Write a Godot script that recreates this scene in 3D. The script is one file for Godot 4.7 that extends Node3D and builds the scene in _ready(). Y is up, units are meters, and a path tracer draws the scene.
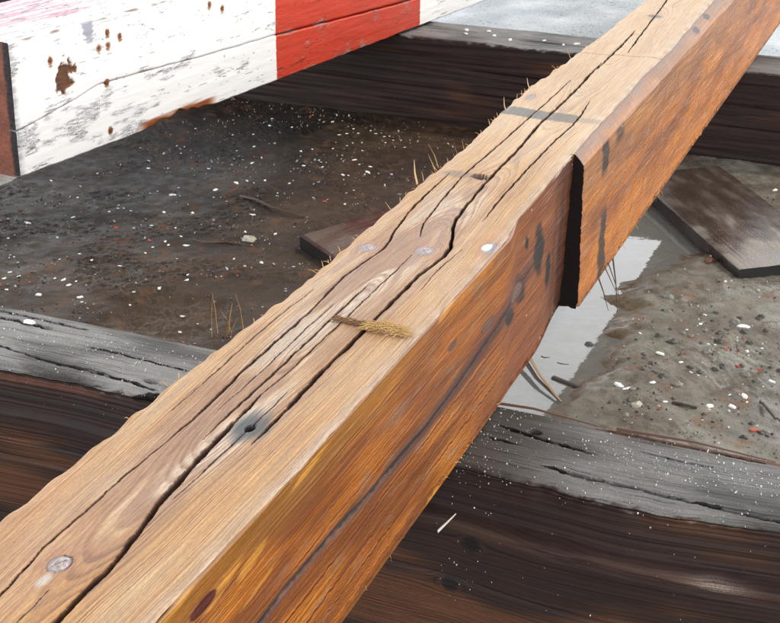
extends Node3D
# A squared timber lying across two weathered sleepers on wet mud, beside a painted barrier timber.

const T := 0.4063          # top of the two cross timbers, underside of the long timber
const H := 0.8186          # top of the long timber
const Z0 := 1.8            # near end of the long timber (behind the photographer's frame)
const Z1 := -4.65          # its far end
const STEP := -0.572       # where the cut in its right side ends in a square shoulder
const NX0 := -1.35         # stretch of the near cross timber that is modelled finely
const NX1 := 1.25

var ns: FastNoiseLite      # smooth noise
var nf: FastNoiseLite      # three octaves
var gs: FastNoiseLite      # noise for stretched grain
var gf: FastNoiseLite      # the same, three octaves
var rng := RandomNumberGenerator.new()
var used := {}


func _ready() -> void:
	# ---------------------------------------------------------------- camera, sky, sun, exposure
	var cam := Camera3D.new()
	cam.name = "camera"
	cam.position = Vector3(1.0969, 1.8934, 2.6865)
	cam.rotation = Vector3(-0.4260, 0.3802, 0.0172)
	cam.fov = 24.9
	cam.near = 0.05
	cam.far = 900.0
	add_child(cam)
	cam.current = true
	var env := Environment.new()
	env.background_mode = Environment.BG_SKY
	var skm := ProceduralSkyMaterial.new()
	skm.sky_top_color = Color(0.31, 0.34, 0.38)
	skm.sky_horizon_color = Color(0.95, 0.955, 0.96)
	skm.sky_curve = 0.36
	skm.sky_energy_multiplier = 2.4
	skm.ground_horizon_color = Color(0.5, 0.5, 0.48)
	skm.ground_bottom_color = Color(0.25, 0.24, 0.22)
	skm.sun_angle_max = 60.0
	skm.sun_curve = 0.12
	var sky := Sky.new()
	sky.sky_material = skm
	env.sky = sky
	env.background_energy_multiplier = 1.15
	env.tonemap_mode = Environment.TONE_MAPPER_LINEAR
	env.tonemap_exposure = 0.68
	env.sdfgi_enabled = true
	env.ssao_enabled = true
	env.ssil_enabled = true
	var we := WorldEnvironment.new()
	we.name = "world_environment"
	we.environment = env
	add_child(we)
	var sun := DirectionalLight3D.new()
	sun.name = "sun"
	sun.light_color = Color(1.0, 0.96, 0.9)
	sun.light_energy = 0.82
	sun.light_angular_distance = 4.0
	sun.shadow_enabled = true
	add_child(sun)
	sun.look_at_from_position(Vector3(3.4, 5.6, -2.6), Vector3.ZERO)

	# ---------------------------------------------------------------- tools
	rng.seed = 4711
	ns = noise(11, 1)
	nf = noise(23, 3)
	gs = noise(31, 1)
	gs.noise_type = FastNoiseLite.TYPE_PERLIN
	gf = noise(37, 3)
	gf.noise_type = FastNoiseLite.TYPE_PERLIN

	build_ground()
	build_puddles()
	build_near_timber()
	build_far_timber()
	build_painted_timber()
	build_long_timber()
	build_boards()
	build_sticks()
	build_chips()
	build_debris()
	build_tuft_and_grass()


# ==================================================================== helpers
func noise(sd: int, oct: int) -> FastNoiseLite:
	var n := FastNoiseLite.new()
	n.noise_type = FastNoiseLite.TYPE_SIMPLEX_SMOOTH
	n.seed = sd
	n.frequency = 1.0
	n.fractal_type = FastNoiseLite.FRACTAL_NONE if oct == 1 else FastNoiseLite.FRACTAL_FBM
	n.fractal_octaves = oct
	return n


func numbered(called: String) -> String:
	var k: int = used.get(called, 0)
	used[called] = k + 1
	return called if k == 0 else "%s_%03d" % [called, k]


func tag(o: Node3D, label: String, category := "", group := "", kind := "") -> Node3D:
	if label: o.set_meta("label", label)
	if category: o.set_meta("category", category)
	if group: o.set_meta("group", group)
	if kind: o.set_meta("kind", kind)
	return o


func base(called: String, at: Vector3, turn := 0.0) -> Node3D:
	var o := Node3D.new()
	o.name = numbered(called)
	add_child(o)
	o.position = at
	o.rotation.y = turn
	return o


func obj(called: String, m: Mesh, mat: Material, parent: Node3D = null, at := Vector3.ZERO) -> MeshInstance3D:
	var o := MeshInstance3D.new()
	o.mesh = m
	if mat: o.material_override = mat
	o.position = at
	if parent == null:
		o.name = numbered(called)
		add_child(o)
	else:
		var k := 0
		for c in parent.get_children():
			if c.name == called or str(c.name).begins_with(called + "_0"): k += 1
		o.name = called if k == 0 else "%s_%03d" % [called, k]
		parent.add_child(o, true)
	return o


func std(c: Color, rough := 0.8, spec := 0.5) -> StandardMaterial3D:
	var m := StandardMaterial3D.new()
	m.albedo_color = c
	m.roughness = rough
	m.metallic_specular = spec
	return m


func rows(n: int, f) -> Array:
	var out := []
	out.resize(n)
	var id := WorkerThreadPool.add_group_task(func(i: int): out[i] = f.call(i), n)
	WorkerThreadPool.wait_for_group_task_completion(id)
	return out


# Each row comes as [rgb bytes, height and roughness bytes]; gives a textured material.
func painted(w: int, h: int, f, relief: float, rough := 1.0, spec := 0.5) -> StandardMaterial3D:
	var a := PackedByteArray()
	var b := PackedByteArray()
	for r in rows(h, f):
		a.append_array(r[0])
		b.append_array(r[1])
	var m := StandardMaterial3D.new()
	m.albedo_texture = ImageTexture.create_from_image(Image.create_from_data(w, h, false, Image.FORMAT_RGB8, a))
	var t := ImageTexture.create_from_image(Image.create_from_data(w, h, false, Image.FORMAT_RG8, b))
	m.heightmap_enabled = true
	m.heightmap_texture = t
	m.heightmap_scale = relief
	m.roughness_texture = t
	m.roughness_texture_channel = BaseMaterial3D.TEXTURE_CHANNEL_GREEN
	m.roughness = rough
	m.metallic_specular = spec
	m.texture_repeat = true
	return m


# A sheet of nv rows of nu points; its outside is on the side of du x dv (times side).
func sheet(pts: Array, uvs: Array, nu: int, side := 1.0, mesh: ArrayMesh = null) -> ArrayMesh:
	var nv := pts.size()
	var P := PackedVector3Array()
	var U := PackedVector2Array()
	for r in pts: P.append_array(r)
	for r in uvs: U.append_array(r)
	var N := PackedVector3Array()
	for r in rows(nv, func(v: int):
		var o := PackedVector3Array()
		o.resize(nu)
		var up := maxi(v - 1, 0) * nu
		var dn := mini(v + 1, nv - 1) * nu
		for u in nu:
			var du := P[v * nu + mini(u + 1, nu - 1)] - P[v * nu + maxi(u - 1, 0)]
			o[u] = du.cross(P[dn + u] - P[up + u]).normalized() * side
		return o): N.append_array(r)
	var I := PackedInt32Array()
	I.resize((nu - 1) * (nv - 1) * 6)
	var k := 0
	for v in nv - 1:
		for u in nu - 1:
			var a := v * nu + u
			var b := a + 1
			var c := a + nu + 1
			var d := a + nu
			if side > 0:
				I[k] = a; I[k + 1] = c; I[k + 2] = b; I[k + 3] = a; I[k + 4] = d; I[k + 5] = c
			else:
				I[k] = a; I[k + 1] = b; I[k + 2] = c; I[k + 3] = a; I[k + 4] = c; I[k + 5] = d
			k += 6
	var arr := []
	arr.resize(Mesh.ARRAY_MAX)
	arr[Mesh.ARRAY_VERTEX] = P
	arr[Mesh.ARRAY_NORMAL] = N
	arr[Mesh.ARRAY_TEX_UV] = U
	arr[Mesh.ARRAY_INDEX] = I
	if mesh == null: mesh = ArrayMesh.new()
	mesh.add_surface_from_arrays(Mesh.PRIMITIVE_TRIANGLES, arr)
	return mesh


func lerps(t: PackedFloat32Array, z: float) -> float:   # pairs z, value with z falling
	if z >= t[0]: return t[1]
	var n := t.size()
	var k := 2
	while k < n:
		if z >= t[k]:
			var q := (t[k - 2] - z) / (t[k - 2] - t[k])
			return lerpf(t[k - 1], t[k + 1], q)
		k += 2
	return t[n - 1]



func lump(sd: int, s: Vector3, rough := 0.35, nu := 9, nv := 7) -> ArrayMesh:
	var P := []
	var U := []
	for j in nv:
		var r := PackedVector3Array()
		var u := PackedVector2Array()
		var la := PI * j / (nv - 1.0)
		for i in nu:
			var lo := TAU * i / (nu - 1.0)
			var d := Vector3(sin(la) * cos(lo), cos(la), sin(la) * sin(lo))
			var k := 1.0 + rough * ns.get_noise_3d(d.x * 1.3 + sd * 7.1, d.y * 1.3, d.z * 1.3)
			r.append(d * k * s)
			u.append(Vector2(i / (nu - 1.0), j / (nv - 1.0)))
		P.append(r)
		U.append(u)
	return sheet(P, U, nu, -1.0)


func flake(sd: int, thick: float) -> ArrayMesh:   # an angular chip of about 1 by 0.6, thick high
	var r := RandomNumberGenerator.new()
	r.seed = 100 + sd
	var st := SurfaceTool.new()
	st.begin(Mesh.PRIMITIVE_TRIANGLES)
	st.set_smooth_group(-1)
	var n := 6
	var lo := []
	var hi := []
	for i in n:
		var a := TAU * (i + r.randf_range(-0.3, 0.3)) / n
		var k := r.randf_range(0.34, 0.55)
		lo.append(Vector3(cos(a) * k, 0, sin(a) * k * 0.62))
		hi.append(Vector3(cos(a) * k * 0.86, thick * r.randf_range(0.6, 1.1), sin(a) * k * 0.52))
	var top := Vector3(0, thick * 1.1, 0)
	for i in n:
		var j := (i + 1) % n
		for p in [top, hi[i], hi[j], hi[i], lo[i], lo[j], hi[i], lo[j], hi[j]]: st.add_vertex(p)
	st.generate_normals()
	return st.commit()


# a tapering rod or blade along points
func rod(st: SurfaceTool, pts: Array, r0: float, r1: float, sides := 5, flat := 1.0) -> void:
	var n := pts.size()
	var prev := []
	for i in n:
		var p: Vector3 = pts[i]
		var d: Vector3 = (pts[mini(i + 1, n - 1)] - pts[maxi(i - 1, 0)]).normalized()
		var x := d.cross(Vector3.UP if absf(d.y) < 0.95 else Vector3.RIGHT).normalized()
		var y := x.cross(d)
		var r := lerpf(r0, r1, i / (n - 1.0))
		var ring := []
		for k in sides:
			var a := TAU * k / sides
			ring.append(p + x * cos(a) * r + y * sin(a) * r * flat)
		if i > 0:
			for k in sides:
				var k2 := (k + 1) % sides
				for q in [prev[k], ring[k], prev[k2], prev[k2], ring[k], ring[k2]]: st.add_vertex(q)
		else:
			for k in range(1, sides - 1):
				for q in [ring[0], ring[k], ring[k + 1]]: st.add_vertex(q)
		prev = ring
	for k in range(1, sides - 1):
		for q in [prev[0], prev[k + 1], prev[k]]: st.add_vertex(q)


func fresh() -> SurfaceTool:
	var st := SurfaceTool.new()
	st.begin(Mesh.PRIMITIVE_TRIANGLES)
	st.set_smooth_group(-1)
	return st


func done(st: SurfaceTool) -> ArrayMesh:
	st.generate_normals()
	return st.commit()


# ==================================================================== mud, puddles, pavement
func pool(x: float, z: float) -> float:      # depth of the two hollows that hold water
	var w := 0.085 * nf.get_noise_2d(x * 3.6 + 2.0, z * 3.6) + 0.005 * ns.get_noise_2d(x * 22.0, z * 22.0)
	# the long hollow under the right side of the long timber
	var e := 0.265 + w - 0.06 * smoothstep(-1.15, -0.7, z) + 0.02 * sin(z * 5.0)
	e += 0.10 * smoothstep(-1.85, -2.15, z)
	var d := 1.0 - smoothstep(-0.11, 0.075, x - e)
	d *= smoothstep(-0.2, -0.05, x + w) * smoothstep(-2.75, -2.45, z + w) * (1.0 - smoothstep(-0.72, -0.55, z))
	# the small brown one behind the left end of the near timber
	var q := Vector2((x + 1.06 - w) / 0.24, (z + 0.83 + w) / 0.17).length()
	var d2 := 1.0 - smoothstep(0.6, 1.15, q)
	return maxf(d, 0.55 * d2)


func mud(x: float, z: float) -> float:
	var y := 0.013 + 0.012 * nf.get_noise_2d(x * 1.6, z * 1.6) + 0.0055 * nf.get_noise_2d(x * 7.0 + 9.0, z * 7.0)
	var lumpy := smoothstep(-0.15, 0.35, ns.get_noise_2d(x * 2.1 + 40.0, z * 2.1))
	y += lumpy * lerpf(0.006, 0.0035, smoothstep(-0.2, 0.3, x)) * absf(nf.get_noise_2d(x * 26.0, z * 26.0)) * 2.0
	# a worn rut in the right-hand mud
	var rx := (x - 0.66) + (z + 1.12) * 0.5
	y -= 0.012 * exp(-rx * rx / 0.0008) * smoothstep(0.16, 0.02, absf(z + 1.1))
	y -= 0.034 * pool(x, z)
	y -= 0.24 * smoothstep(0.10, 0.30, z) * smoothstep(3.0, 1.5, absf(x))     # the near side of the sleeper stands in a trench
	return y


func build_ground() -> void:
	var xs := PackedFloat32Array([-400, -120, -40, -15, -7, -4.2, -3.2, -2.6])
	var x := -2.3
	while x < 1.25:
		xs.append(x)
		x += 0.0088
	for v in [1.32, 1.5, 2, 3, 6, 15, 40, 120, 400]: xs.append(v)
	var zs := PackedFloat32Array([-400, -120, -40, -15, -8, -5.5, -4.4, -3.8, -3.45])
	var z := -3.3
	while z < 0.12:
		zs.append(z)
		z += 0.0088
	for v in [0.2, 0.35, 0.6, 1, 2, 4, 8, 20, 60, 200]: zs.append(v)
	var pts := rows(zs.size(), func(j: int):
		var r := PackedVector3Array()
		for i in xs.size(): r.append(Vector3(xs[i], mud(xs[i], zs[j]), zs[j]))
		return r)
	var uvs := []
	for j in zs.size():
		var r := PackedVector2Array()
		for i in xs.size(): r.append(Vector2((xs[i] + 2.3) / 3.6, (zs[j] + 3.4) / 3.6))
		uvs.append(r)
	var w := 1280
	var m := painted(w, w, func(j: int):
		var a := PackedByteArray()
		var b := PackedByteArray()
		a.resize(w * 3)
		b.resize(w * 2)
		var zz := -3.4 + 3.6 * (j + 0.5) / w
		for i in w:
			var xx := -2.3 + 3.6 * (i + 0.5) / w
			var big := nf.get_noise_2d(xx * 2.2 + 3.0, zz * 2.2)
			var mid := nf.get_noise_2d(xx * 14.0, zz * 14.0 + 8.0)
			var fine := nf.get_noise_2d(xx * 110.0, zz * 110.0)
			var grit := ns.get_noise_2d(xx * 330.0, zz * 330.0)
			var right := smoothstep(-0.25, 0.35, xx)
			var t := 0.5 + 0.40 * big + 0.36 * mid + lerpf(0.22, 0.12, right) * fine
			var cr := lerpf(62.0, 112.0, t)
			var cg := lerpf(54.0, 106.0, t)
			var cb := lerpf(46.0, 96.0, t)
			# silty grey on the right, darker brown on the left
			cr *= lerpf(0.70, 1.26, right); cg *= lerpf(0.59, 1.29, right); cb *= lerpf(0.49, 1.28, right)
			var mud_shade := lerpf(1.0, 0.68, smoothstep(-0.9, -1.7, xx + 0.25 * big) * smoothstep(-0.9, -1.7, zz + 0.3 * mid))  # shade toward the painted timber, put into the mud colour
			cr *= mud_shade; cg *= mud_shade; cb *= mud_shade
			var p := pool(xx, zz)
			var rim := p * (1.0 - p) * 4.0
			var rk := (rim * 0.75 + 0.2 * p) * lerpf(0.45, 1.0, right)
			cr = lerpf(cr, 76.0, rk); cg = lerpf(cg, 58.0, rk); cb = lerpf(cb, 38.0, rk)
			var rust := smoothstep(0.3, 0.55, ns.get_noise_2d(xx * 5.0 + 70.0, zz * 5.0)) * smoothstep(-0.2, 0.5, mid)
			cr = lerpf(cr, 105.0, rust * 0.5); cg = lerpf(cg, 70.0, rust * 0.5); cb = lerpf(cb, 48.0, rust * 0.5)
			if grit > 0.74:
				var g := (grit - 0.74) * 3.0
				cr = lerpf(cr, 165.0, g); cg = lerpf(cg, 160.0, g); cb = lerpf(cb, 150.0, g)
			elif grit < -0.72:
				cr *= 0.6; cg *= 0.58; cb *= 0.56
			a[i * 3] = clampi(int(cr), 0, 255); a[i * 3 + 1] = clampi(int(cg), 0, 255); a[i * 3 + 2] = clampi(int(cb), 0, 255)
			b[i * 2] = clampi(int(128.0 + 70.0 * fine + 40.0 * grit + 30.0 * mid), 0, 255)
			b[i * 2 + 1] = clampi(int(255.0 * (lerpf(0.62, 0.50, right) - 0.20 * right * smoothstep(0.0, 0.4, ns.get_noise_2d(xx * 3.0 + 11.0, zz * 3.0)) + 0.20 * mid + 0.14 * fine - 0.10 * big - 0.14 * p)), 30, 255)
		return [a, b], 0.15, 1.0, 0.33)
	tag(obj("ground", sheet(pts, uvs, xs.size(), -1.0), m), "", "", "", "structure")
	# wet pavement beyond the far timber
	var pv := []
	var pu := []
	var pz := PackedFloat32Array([-3.60, -3.62, -3.9, -4.3, -4.8, -5.4, -6, -7, -9, -14, -30, -80])
	var px := PackedFloat32Array([-60, -20, -8, -5, -4, -3, -2, -1, -0.5, 0, 0.5, 1, 2, 3, 5, 8, 20, 60])
	for j in pz.size():
		var r := PackedVector3Array()
		var u := PackedVector2Array()
		for i in px.size():
			r.append(Vector3(px[i], -0.05 if j == 0 else 0.036 + 0.004 * ns.get_noise_2d(px[i], pz[j]), pz[j]))
			u.append(Vector2(px[i] / 2.5, pz[j] / 2.5))
		pv.append(r)
		pu.append(u)
	var pm := painted(512, 512, func(j: int):
		var a := PackedByteArray()
		var b := PackedByteArray()
		a.resize(512 * 3)
		b.resize(512 * 2)
		for i in 512:
			var s := nf.get_noise_2d(i * 0.012, j * 0.012)
			var f := ns.get_noise_2d(i * 0.35, j * 0.35)
			var k := 1.0 + 0.18 * s + 0.14 * f
			if f > 0.7: k *= 1.35
			if ns.get_noise_2d(i * 0.11 + 50.0, j * 0.11) > 0.66: k *= 0.6
			a[i * 3] = clampi(int(120.0 * k), 0, 255); a[i * 3 + 1] = clampi(int(126.0 * k), 0, 255); a[i * 3 + 2] = clampi(int(127.0 * k), 0, 255)
			b[i * 2] = clampi(int(128.0 + 60.0 * f), 0, 255)
			b[i * 2 + 1] = clampi(int(255.0 * (0.42 + 0.15 * s)), 30, 255)
		return [a, b], 0.03)
	tag(obj("pavement", sheet(pv, pu, px.size(), -1.0), pm), "", "", "", "structure")


func build_puddles() -> void:
	var water := StandardMaterial3D.new()
	water.albedo_color = Color(0.52, 0.51, 0.48, 0.5)
	water.transparency = BaseMaterial3D.TRANSPARENCY_ALPHA
	water.roughness = 0.02
	water.metallic_specular = 0.71
	var rip := FastNoiseLite.new()
	rip.seed = 3
	rip.frequency = 0.02
	var nt := NoiseTexture2D.new()
	nt.width = 256
	nt.height = 256
	nt.seamless = true
	nt.as_normal_map = true
	nt.bump_strength = 2.0
	nt.noise = rip
	water.normal_enabled = true
	water.normal_texture = nt
	water.normal_scale = 0.05
	water.uv1_scale = Vector3(3, 3, 3)
	for s in [[-0.25, 0.42, -2.95, -0.35]]:
		var P := []
		var U := []
		var nx := 24
		var nz := 48
		for j in nz:
			var r := PackedVector3Array()
			var u := PackedVector2Array()
			for i in nx:
				var x := lerpf(s[0], s[1], i / (nx - 1.0))
				var z := lerpf(s[2], s[3], j / (nz - 1.0))
				r.append(Vector3(x, -0.0045, z))
				u.append(Vector2(x, z))
			P.append(r)
			U.append(u)
		tag(obj("puddle", sheet(P, U, nx, -1.0), water), "", "", "", "structure")


# ==================================================================== the cross timbers
func near_cracks() -> Array:    # [width, depth, x, z, x, z ...] on the top face, x rising
	return [
		[0.007, 0.02, -1.2, 0.035, -0.96, 0.032, -0.85, 0.036, -0.75, 0.041],
		[0.005, 0.015, -0.62, 0.006, -0.50, 0.009, -0.41, 0.010],
		[0.006, 0.02, -1.3, 0.185, -0.90, 0.200, -0.75, 0.222, -0.62, 0.226, -0.51, 0.233, -0.43, 0.252],
		[0.012, 0.02, -1.1, 0.060, -0.96, 0.064, -0.87, 0.066, -0.84, 0.066],
		[0.018, 0.03, -0.51, 0.292, -0.45, 0.268, -0.40, 0.262, -0.30, 0.270],
		[0.004, 0.012, -0.72, 0.120, -0.55, 0.128, -0.40, 0.140],
		[0.010, 0.02, 0.30, 0.086, 0.36, 0.100, 0.46, 0.118, 0.56, 0.131],
		[0.006, 0.012, 0.28, 0.146, 0.34, 0.152, 0.40, 0.155],
		[0.007, 0.02, 0.44, 0.212, 0.50, 0.220, 0.65, 0.221, 0.76, 0.228, 0.90, 0.234, 1.2, 0.24],
		[0.005, 0.01, 0.50, 0.016, 0.70, 0.018, 0.90, 0.021],
		[0.004, 0.01, 0.60, 0.075, 0.72, 0.083, 0.80, 0.080],
	]


func crack_depth(list: Array, x: float, z: float) -> float:
	var best := 0.0
	for c in list:
		var n: int = c.size()
		if x < c[2] or x > c[n - 2]: continue
		var zc := 0.0
		var k := 4
		while k < n:
			if x <= c[k]:
				zc = lerpf(c[k - 1], c[k + 1], (x - c[k - 2]) / (c[k] - c[k - 2]))
				break
			k += 2
		zc += 0.0025 * ns.get_noise_2d(x * 28.0, zc * 40.0)
		var taper := smoothstep(0.0, 0.06, x - c[2]) * smoothstep(0.0, 0.06, c[n - 2] - x)
		var hw: float = c[0] * 0.5 * taper * (1.0 + 0.5 * ns.get_noise_2d(x * 35.0, zc * 90.0)) + 0.0004
		var q := absf(z - zc) / hw
		if q < 1.0: best = maxf(best, c[1] * taper * (1.0 - q * q * q))
	return best


func hole(x: float, z: float, cx: float, cz: float, rx: float, rz: float, d: float) -> float:
	var q := Vector2((x - cx) / rx, (z - cz) / rz).length()
	return d * (1.0 - smoothstep(0.55, 1.0, q))


# point on the near timber: a = metres round its section from the back top edge over the top and down the front
func near_point(x: float, a: float, cr: Array) -> Vector3:
	var grain := gs.get_noise_2d(x * 0.7, a * 260.0)
	var wob := gs.get_noise_2d(x * 2.3, 4.0)
	var edge := 0.288 + 0.016 * wob + (0.006 * gs.get_noise_2d(x * 11.0, 9.3) + 0.004 * gs.get_noise_2d(x * 37.0, 9.6)) * smoothstep(0.36, 0.28, a) - 0.02 * smoothstep(0.6, 1.0, x)
	if a < 0.30:
		var z := a / 0.30 * edge
		var y := T - 0.006 - 0.010 * smoothstep(0.6, 1.0, a / 0.30) * (0.5 + 0.5 * wob)
		y += 0.0009 * grain + 0.003 * gf.get_noise_2d(x * 2.2, z * 6.0)
		var bk := 0.012 - z
		if bk > 0.0: y -= bk * bk / 0.012
		var fr := z - (edge - 0.022)
		if fr > 0.0: y -= fr * fr / 0.022 * 0.6
		if absf(x - 0.15) > 0.17:
			y -= crack_depth(cr, x, z)
			y -= hole(x, z, -0.48, 0.212, 0.022, 0.010, 0.025) + hole(x, z, -0.865, 0.068, 0.020, 0.009, 0.02)
			y -= hole(x, z, 0.40, 0.088, 0.016, 0.012, 0.02)
		# the layer that has split off along the front on the left
		y -= 0.014 * smoothstep(0.0, 0.004, z - (0.255 + 0.018 * gs.get_noise_2d(x * 8.0, 30.0))) * smoothstep(-0.52, -0.62, x)
		return Vector3(x, y, z)
	var d := a - 0.30
	var lg := smoothstep(-0.2, 0.25, x)
	var lp := 0.094 + 0.010 * gs.get_noise_2d(x * 2.6, 20.0) + 0.004 * gs.get_noise_2d(x * 14.0, 21.0)     # where the ledge juts out
	var out := edge + 0.012 * smoothstep(0.0, lp, d)
	out += (0.0014 + 0.0024 * (1.0 - smoothstep(0.08, 0.11, d))) * gs.get_noise_2d(x * 0.5, d * 300.0) + 0.002 * gf.get_noise_2d(x * 1.6, d * 9.0)
	var led := smoothstep(lp - 0.006, lp + 0.014, d)
	out += led * (0.010 + 0.026 * lg) * (1.0 + 0.3 * gs.get_noise_2d(x * 5.0, 50.0))
	out -= lg * 0.010 * exp(-pow((d - lp - 0.030 - 0.012 * gs.get_noise_2d(x * 1.4, 60.0)) / 0.004, 2.0)) * smoothstep(0.42, 0.55, x)
	out -= (1.0 - lg) * 0.012 * exp(-pow((d - 0.165 - 0.03 * (x + 0.8)) / 0.0035, 2.0))
	out -= 0.006 * exp(-pow((d - 0.235 - 0.02 * x) / 0.003, 2.0))
	var y2 := T - 0.016 - 0.005 * wob - d
	return Vector3(x, y2, out)


func timber_paint(w: int, h: int, x0: float, x1: float, arc: float, top: float, near: bool, sd: float, cr: Array) -> StandardMaterial3D:
	return painted(w, h, func(j: int):
		var a8 := PackedByteArray()
		var b8 := PackedByteArray()
		a8.resize(w * 3)
		b8.resize(w * 2)
		var a := arc * (j + 0.5) / h
		for i in w:
			var x := x0 + (x1 - x0) * (i + 0.5) / w
			var front := smoothstep(top - 0.012, top + 0.004, a + 0.022 * gf.get_noise_2d(x * 26.0 + sd, a * 60.0))
			# knots on the front
			var kx := x
			var g := a
			for k in [[0.345, 0.445, 0.020], [0.30, 0.56, 0.022], [-0.62, 0.52, 0.012], [0.72, 0.56, 0.02]]:
				var dx: float = (x - k[0]) * 0.55
				var da: float = a - k[1]
				var q: float = k[2] * k[2] / maxf(dx * dx + da * da, k[2] * k[2] * 0.35)
				g -= da * q * 0.75
			g += 0.006 * gs.get_noise_2d(x * 0.55 + sd, a * 2.5) + 0.0010 * gs.get_noise_2d(x * 3.0, a * 12.0 + sd)
			var ph := g * 205.0 + 2.0 * gs.get_noise_1d(g * 40.0 + sd)
			var each := 0.4 + 1.3 * absf(ns.get_noise_1d(floorf(ph) * 3.7 + sd))
			var spk := ns.get_noise_2d(i * 0.37, j * 0.85)
			var p := ph - floorf(ph)
			var late := smoothstep(0.35, 0.85, p) * (1.0 - smoothstep(0.88, 1.0, p))
			var fib := gs.get_noise_2d(x * 9.0 + sd, a * 900.0)
			var fib2 := gf.get_noise_2d(x * 2.0, a * 300.0 + sd)
			late *= (0.75 + 0.6 * fib2) * each
			var patch := gf.get_noise_2d(x * 2.4 + sd * 3.0, a * 7.0)
			# weathered top: silver grey, darker where it stays wet
			var wet := smoothstep(-0.05, 0.45, patch + 0.5 * fib2 + 0.2 * spk)
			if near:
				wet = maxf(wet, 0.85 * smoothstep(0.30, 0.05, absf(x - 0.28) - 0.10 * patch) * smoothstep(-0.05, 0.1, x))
			var k1 := lerpf(0.92, 0.80, smoothstep(-0.2, 0.3, x)) + 0.18 * spk + 0.26 * fib2 + 0.10 * fib - 0.10 * late + 0.10 * gf.get_noise_2d(x * 16.0, a * 40.0)
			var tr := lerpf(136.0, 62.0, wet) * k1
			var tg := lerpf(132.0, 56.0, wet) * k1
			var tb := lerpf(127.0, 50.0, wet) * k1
			# dark front
			var br := smoothstep(0.1, 0.6, gf.get_noise_2d(x * 1.8 + 30.0 + sd, a * 9.0) + 0.5 * smoothstep(0.48, 0.62, a) * (1.0 if near else 0.0))
			var k2 := 1.05 + 0.18 * spk + 0.32 * fib2 + 0.12 * fib + 0.22 * gf.get_noise_2d(x * 6.0, a * 14.0 + sd)
			var fr := lerpf(40.0, 78.0, br) * k2 * (1.0 - 0.62 * late)
			var fg := lerpf(24.0, 47.0, br) * k2 * (1.0 - 0.62 * late)
			var fb := lerpf(18.0, 28.0, br) * k2 * (1.0 - 0.62 * late)
			if near:
				# brown bared wood on the ledge, and the torn reddish edge on the left
				var led := exp(-pow((a - 0.30 - 0.112 - 0.012 * gs.get_noise_2d(x * 2.6, 20.0)) / 0.015, 2.0)) * smoothstep(0.15, 0.32, x) * (0.6 + 0.5 * patch)
				fr = lerpf(fr, 88.0, led * 0.8); fg = lerpf(fg, 64.0, led * 0.8); fb = lerpf(fb, 52.0, led * 0.8)
				var torn := exp(-pow((a - 0.315) / 0.014, 2.0)) * smoothstep(-0.5, -0.62, x) * smoothstep(-0.1, 0.3, fib2 + patch + 0.6 * spk) * 0.7
				fr = lerpf(fr, 108.0, torn); fg = lerpf(fg, 62.0, torn); fb = lerpf(fb, 50.0, torn)
				var pale := clampf(1.3 * exp(-pow((x - 0.85) / 0.06, 2.0) - pow((a - 0.415 - (x - 0.86) * 0.05) / 0.011, 2.0)) * (0.8 + 0.6 * fib2), 0.0, 1.0)
				pale *= clampf(0.75 + 1.4 * fib2 + 0.5 * spk, 0.0, 1.0)
				fr = lerpf(fr, 150.0, pale); fg = lerpf(fg, 136.0, pale); fb = lerpf(fb, 124.0, pale)
				for k in [[0.345, 0.445, 0.022], [0.30, 0.56, 0.022]]:
					var kn := 1.0 - smoothstep(0.6, 1.0, Vector2(x - k[0], a - k[1]).length() / k[2])
					fr *= 1.0 - 0.6 * kn; fg *= 1.0 - 0.55 * kn; fb *= 1.0 - 0.5 * kn
				# red-brown sliver along the back edge
				var sl := smoothstep(0.50, 0.56, x) * smoothstep(0.018, 0.010, absf(a - 0.010))
				tr = lerpf(tr, 92.0, sl); tg = lerpf(tg, 60.0, sl); tb = lerpf(tb, 46.0, sl)
				if a < 0.30:
					var cd := crack_depth(cr, x, a * 0.96)
					if cd > 0.002: tr = 26.0; tg = 21.0; tb = 19.0
			# grime in the fine checks
			if fib2 < -0.34 and fib < 0.2:
				tr *= 0.5; tg *= 0.48; tb *= 0.46
			a8[i * 3] = clampi(int(lerpf(tr, fr, front)), 5, 255)
			a8[i * 3 + 1] = clampi(int(lerpf(tg, fg, front)), 8, 255)
			a8[i * 3 + 2] = clampi(int(lerpf(tb, fb, front)), 8, 255)
			b8[i * 2] = clampi(int(128.0 + 50.0 * fib2 + 26.0 * fib + 16.0 * late), 0, 255)
			b8[i * 2 + 1] = clampi(int(255.0 * (lerpf(lerpf(0.70, 0.50, wet), 0.68, front) + 0.1 * spk + 0.12 * fib2)), 40, 255)
		return [a8, b8], 0.14, 1.0, 0.4)


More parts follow.
